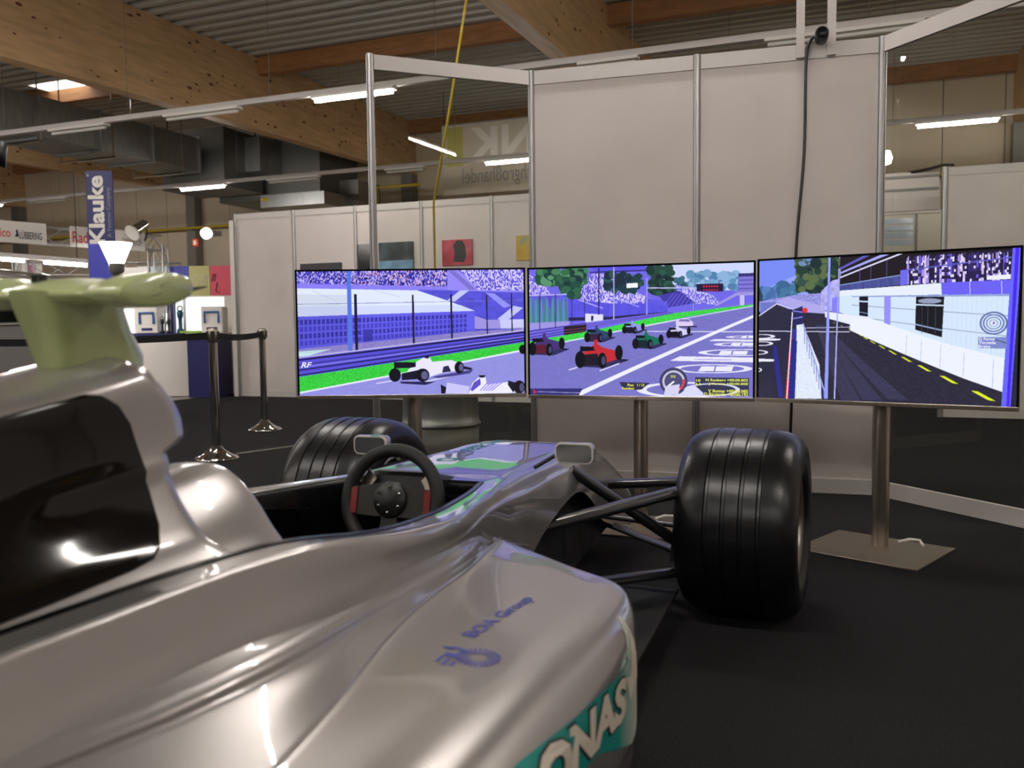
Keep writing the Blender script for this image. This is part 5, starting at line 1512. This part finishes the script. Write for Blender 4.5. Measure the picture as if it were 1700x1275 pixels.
for px, lab in ((300, 'teal cordless tool standing on the white counter beside the navy column'), (270, 'dark cordless tool standing on the white counter behind the belt'), (281, 'slim black cordless tool standing on the white counter')):
    p = at(px, 552, CY + .2); t = thing('cordless_tool', lab, 'tool', (p.x, CY + .2, zc_))
    m_ = mat('tool_teal', rgb(22, 66, 86), .4) if px == 300 else M_BLK
    k = 1.0 if px == 300 else .62
    MB().lathe([(0, 0), (.05 * k, 0), (.05 * k, .05 * k), (.028 * k, .07 * k), (.026 * k, .2 * k), (.04 * k, .24 * k), (.045 * k, .3 * k), (.03 * k, .33 * k), (0, .33 * k)], (0, 0, 0), n=16).build('body', m_, t)
    MB().lathe([(.035 * k, -.012), (.045 * k, 0), (.035 * k, .012), (.025 * k, 0), (.035 * k, -.012)], (0, 0, .36 * k), (0, 1, 0), n=16).build('jaw', M_STEEL, t)
p = at(318, 552, CY + .1); t = thing('tray', 'flat lime green tray on the white counter', 'tray', (p.x, CY + .1, zc_))
MB().prism(rrect(.30, .2, .04), (0, 0, 0), (1, 0, 0), (0, 1, 0), (0, 0, .03)).build('dish', mat('lime', rgb(150, 200, 40), .4), t)
# far wall details
fs = at(324, 403, 18.6)
t = thing('fire_sign', 'small red square sign on the far hall wall', 'sign', fs, -HA)
MB().box(-.065, .065, -.01, .02, -.08, .08).build('plate', M_REDP, t); MB().box(-.04, .04, -.014, -.01, -.05, .05).build('pictogram', M_CREAM, t)
t = thing('wall_lamp', 'small bright round lamp on the far hall wall', 'lamp', at(345, 386, 18.0), -HA)
MB().lathe([(0, 0), (.11, .0), (.11, .1), (0, .1)], (0, 0, 0), (0, -1, -.5), n=20).build('lens', mat('lamp_warm', (1, 1, 1, 1), .4, emit=(1, .93, .78, 1), estr=6), t)
MB().box(-.1, .1, .0, .3, -.05, .05).build('bracket', M_GREYM, t)
t = thing('poster_board', 'white and pink poster board on the far stand', 'poster', at(48, 470, 14.3), 0)
MB().box(-.22, .22, 0, .03, -at(48, 470, 14.3).z, .33).build('board', M_WHITE, t); MB().box(-.03, .08, -.003, 0, .0, .3).build('pink_stripe', mat('pink_print', rgb(214, 120, 150), .5), t)
# black spotlight hanging at the hall edge
t = thing('hanging_spot', 'black spotlight hanging near the galvanised duct', 'spotlight', at(-4, 255, 6.0), 0)
MB().lathe([(0, .09), (.05, .085), (.055, .0), (.07, -.08), (0, -.075)], (0, 0, 0), (.3, 0, 1), n=20).build('body', M_BLK, t)
MB().tube([(0, 0, .06), (0, 0, 3.6)], .01, 6).build('rod', M_BLK, t)

# ================================================================== parked silver car behind the belt
pc = thing('parked_car', 'silver hatchback parked behind the black barrier belt', 'car', (-6.10, 8.35, 0), radians(2))
prof_b = [(-2.0, .35), (-2.0, .62), (-1.9, .80), (-1.1, .93), (-.55, 1.0), (.9, 1.0), (1.85, 1.02), (1.94, .9), (1.96, .6), (1.9, .34)]
rows = []
for yv, k in ((-.84, 0), (-.86, .03), (-.80, .12)):
    pass
body = MB()
sec = []
for yv, sx_, dz in ((-.83, .985, .0), (-.86, 1.0, .0), (-.80, 1.0, .02), (-.4, 1.0, .04), (0, 1.0, .05), (.4, 1.0, .04), (.80, 1.0, .02), (.86, 1.0, .0), (.83, .985, .0)):
    sec.append([(x * sx_, yv, z + (dz if z > .7 else 0)) for x, z in prof_b])
body.grid(np.array(sec), True)
body.prism(prof_b, (0, -.83, 0), (1, 0, 0), (0, 0, 1), (0, 1.66, 0))
bd = body.build('body', M_SILVER, pc)
gh = [(-.95, .96), (-.25, 1.40), (.4, 1.47), (1.25, 1.42), (1.62, 1.18), (1.72, 1.0)]
cab = MB()
cab.prism([(-.95, .96), (-.25, 1.40), (.4, 1.50), (1.25, 1.50), (1.70, 1.42), (1.86, 1.2), (1.92, .98)], (0, -.72, 0), (1, 0, 0), (0, 0, 1), (0, 1.44, 0))
cab.build('windows', M_CARGL, pc)
rf = []
for yv, dz in ((-.73, -.02), (-.66, .015), (-.3, .04), (0, .045), (.3, .04), (.66, .015), (.73, -.02)):
    rf.append([(x, yv, z + dz) for x, z in ((-.35, 1.38), (-.1, 1.455), (.4, 1.52), (1.0, 1.525), (1.45, 1.49), (1.72, 1.435), (1.86, 1.34), (1.92, 1.24))])
MB().grid(crom(np.array(rf), 3), True).build('roof', M_SILVER, pc)
for x in (.35,):
    for yv in (-.735, .735): MB().bar((x, yv, .98), (x, yv, 1.50), .07, .03, up=(0, 1, 0)).build('pillar', M_SILVER, pc)
for x in (-1.25, 1.25):
    for s_ in (-1, 1):
        MB().lathe([(.0, -.02), (.19, -.02), (.2, .0), (.3, .01), (.315, .04), (.315, .18), (.28, .2)], (x, s_ * .87, .315), (0, -s_, 0), n=32).build('wheel', M_TYRE, pc)
        MB().lathe([(0, .03), (.18, .035), (.195, .0)], (x, s_ * .87, .315), (0, s_, 0), n=24).build('wheel_cover', M_RIM, pc)
        ar = MB()
        for k in range(14):
            a0, a1 = pi * k / 14, pi * (k + 1) / 14
            ar.add([(x + r * cos(a), s_ * .868, .33 + r * sin(a)) for a, r in ((a0, .32), (a0, .37), (a1, .37), (a1, .32))], [(0, 1, 2, 3)])
        ar.build('wheel_arch', M_BLKM, pc)
MB().box(1.955, 1.975, -.26, .26, .62, .73).build('number_plate', M_WHITE, pc)
for s_ in (-1, 1): MB().box(1.90, 1.965, s_ * .72 - .1, s_ * .72 + .1, .72, .95).build('tail_light', M_RED, pc, bevel=.02)
for x in (.37, -.55): MB().box(x - .004, x + .004, -.866, -.860, .38, .98).build('door_gap', M_BLKM, pc)
MB().box(.5, .66, -.868, -.86, .84, .87).build('door_handle', M_SILVER, pc)
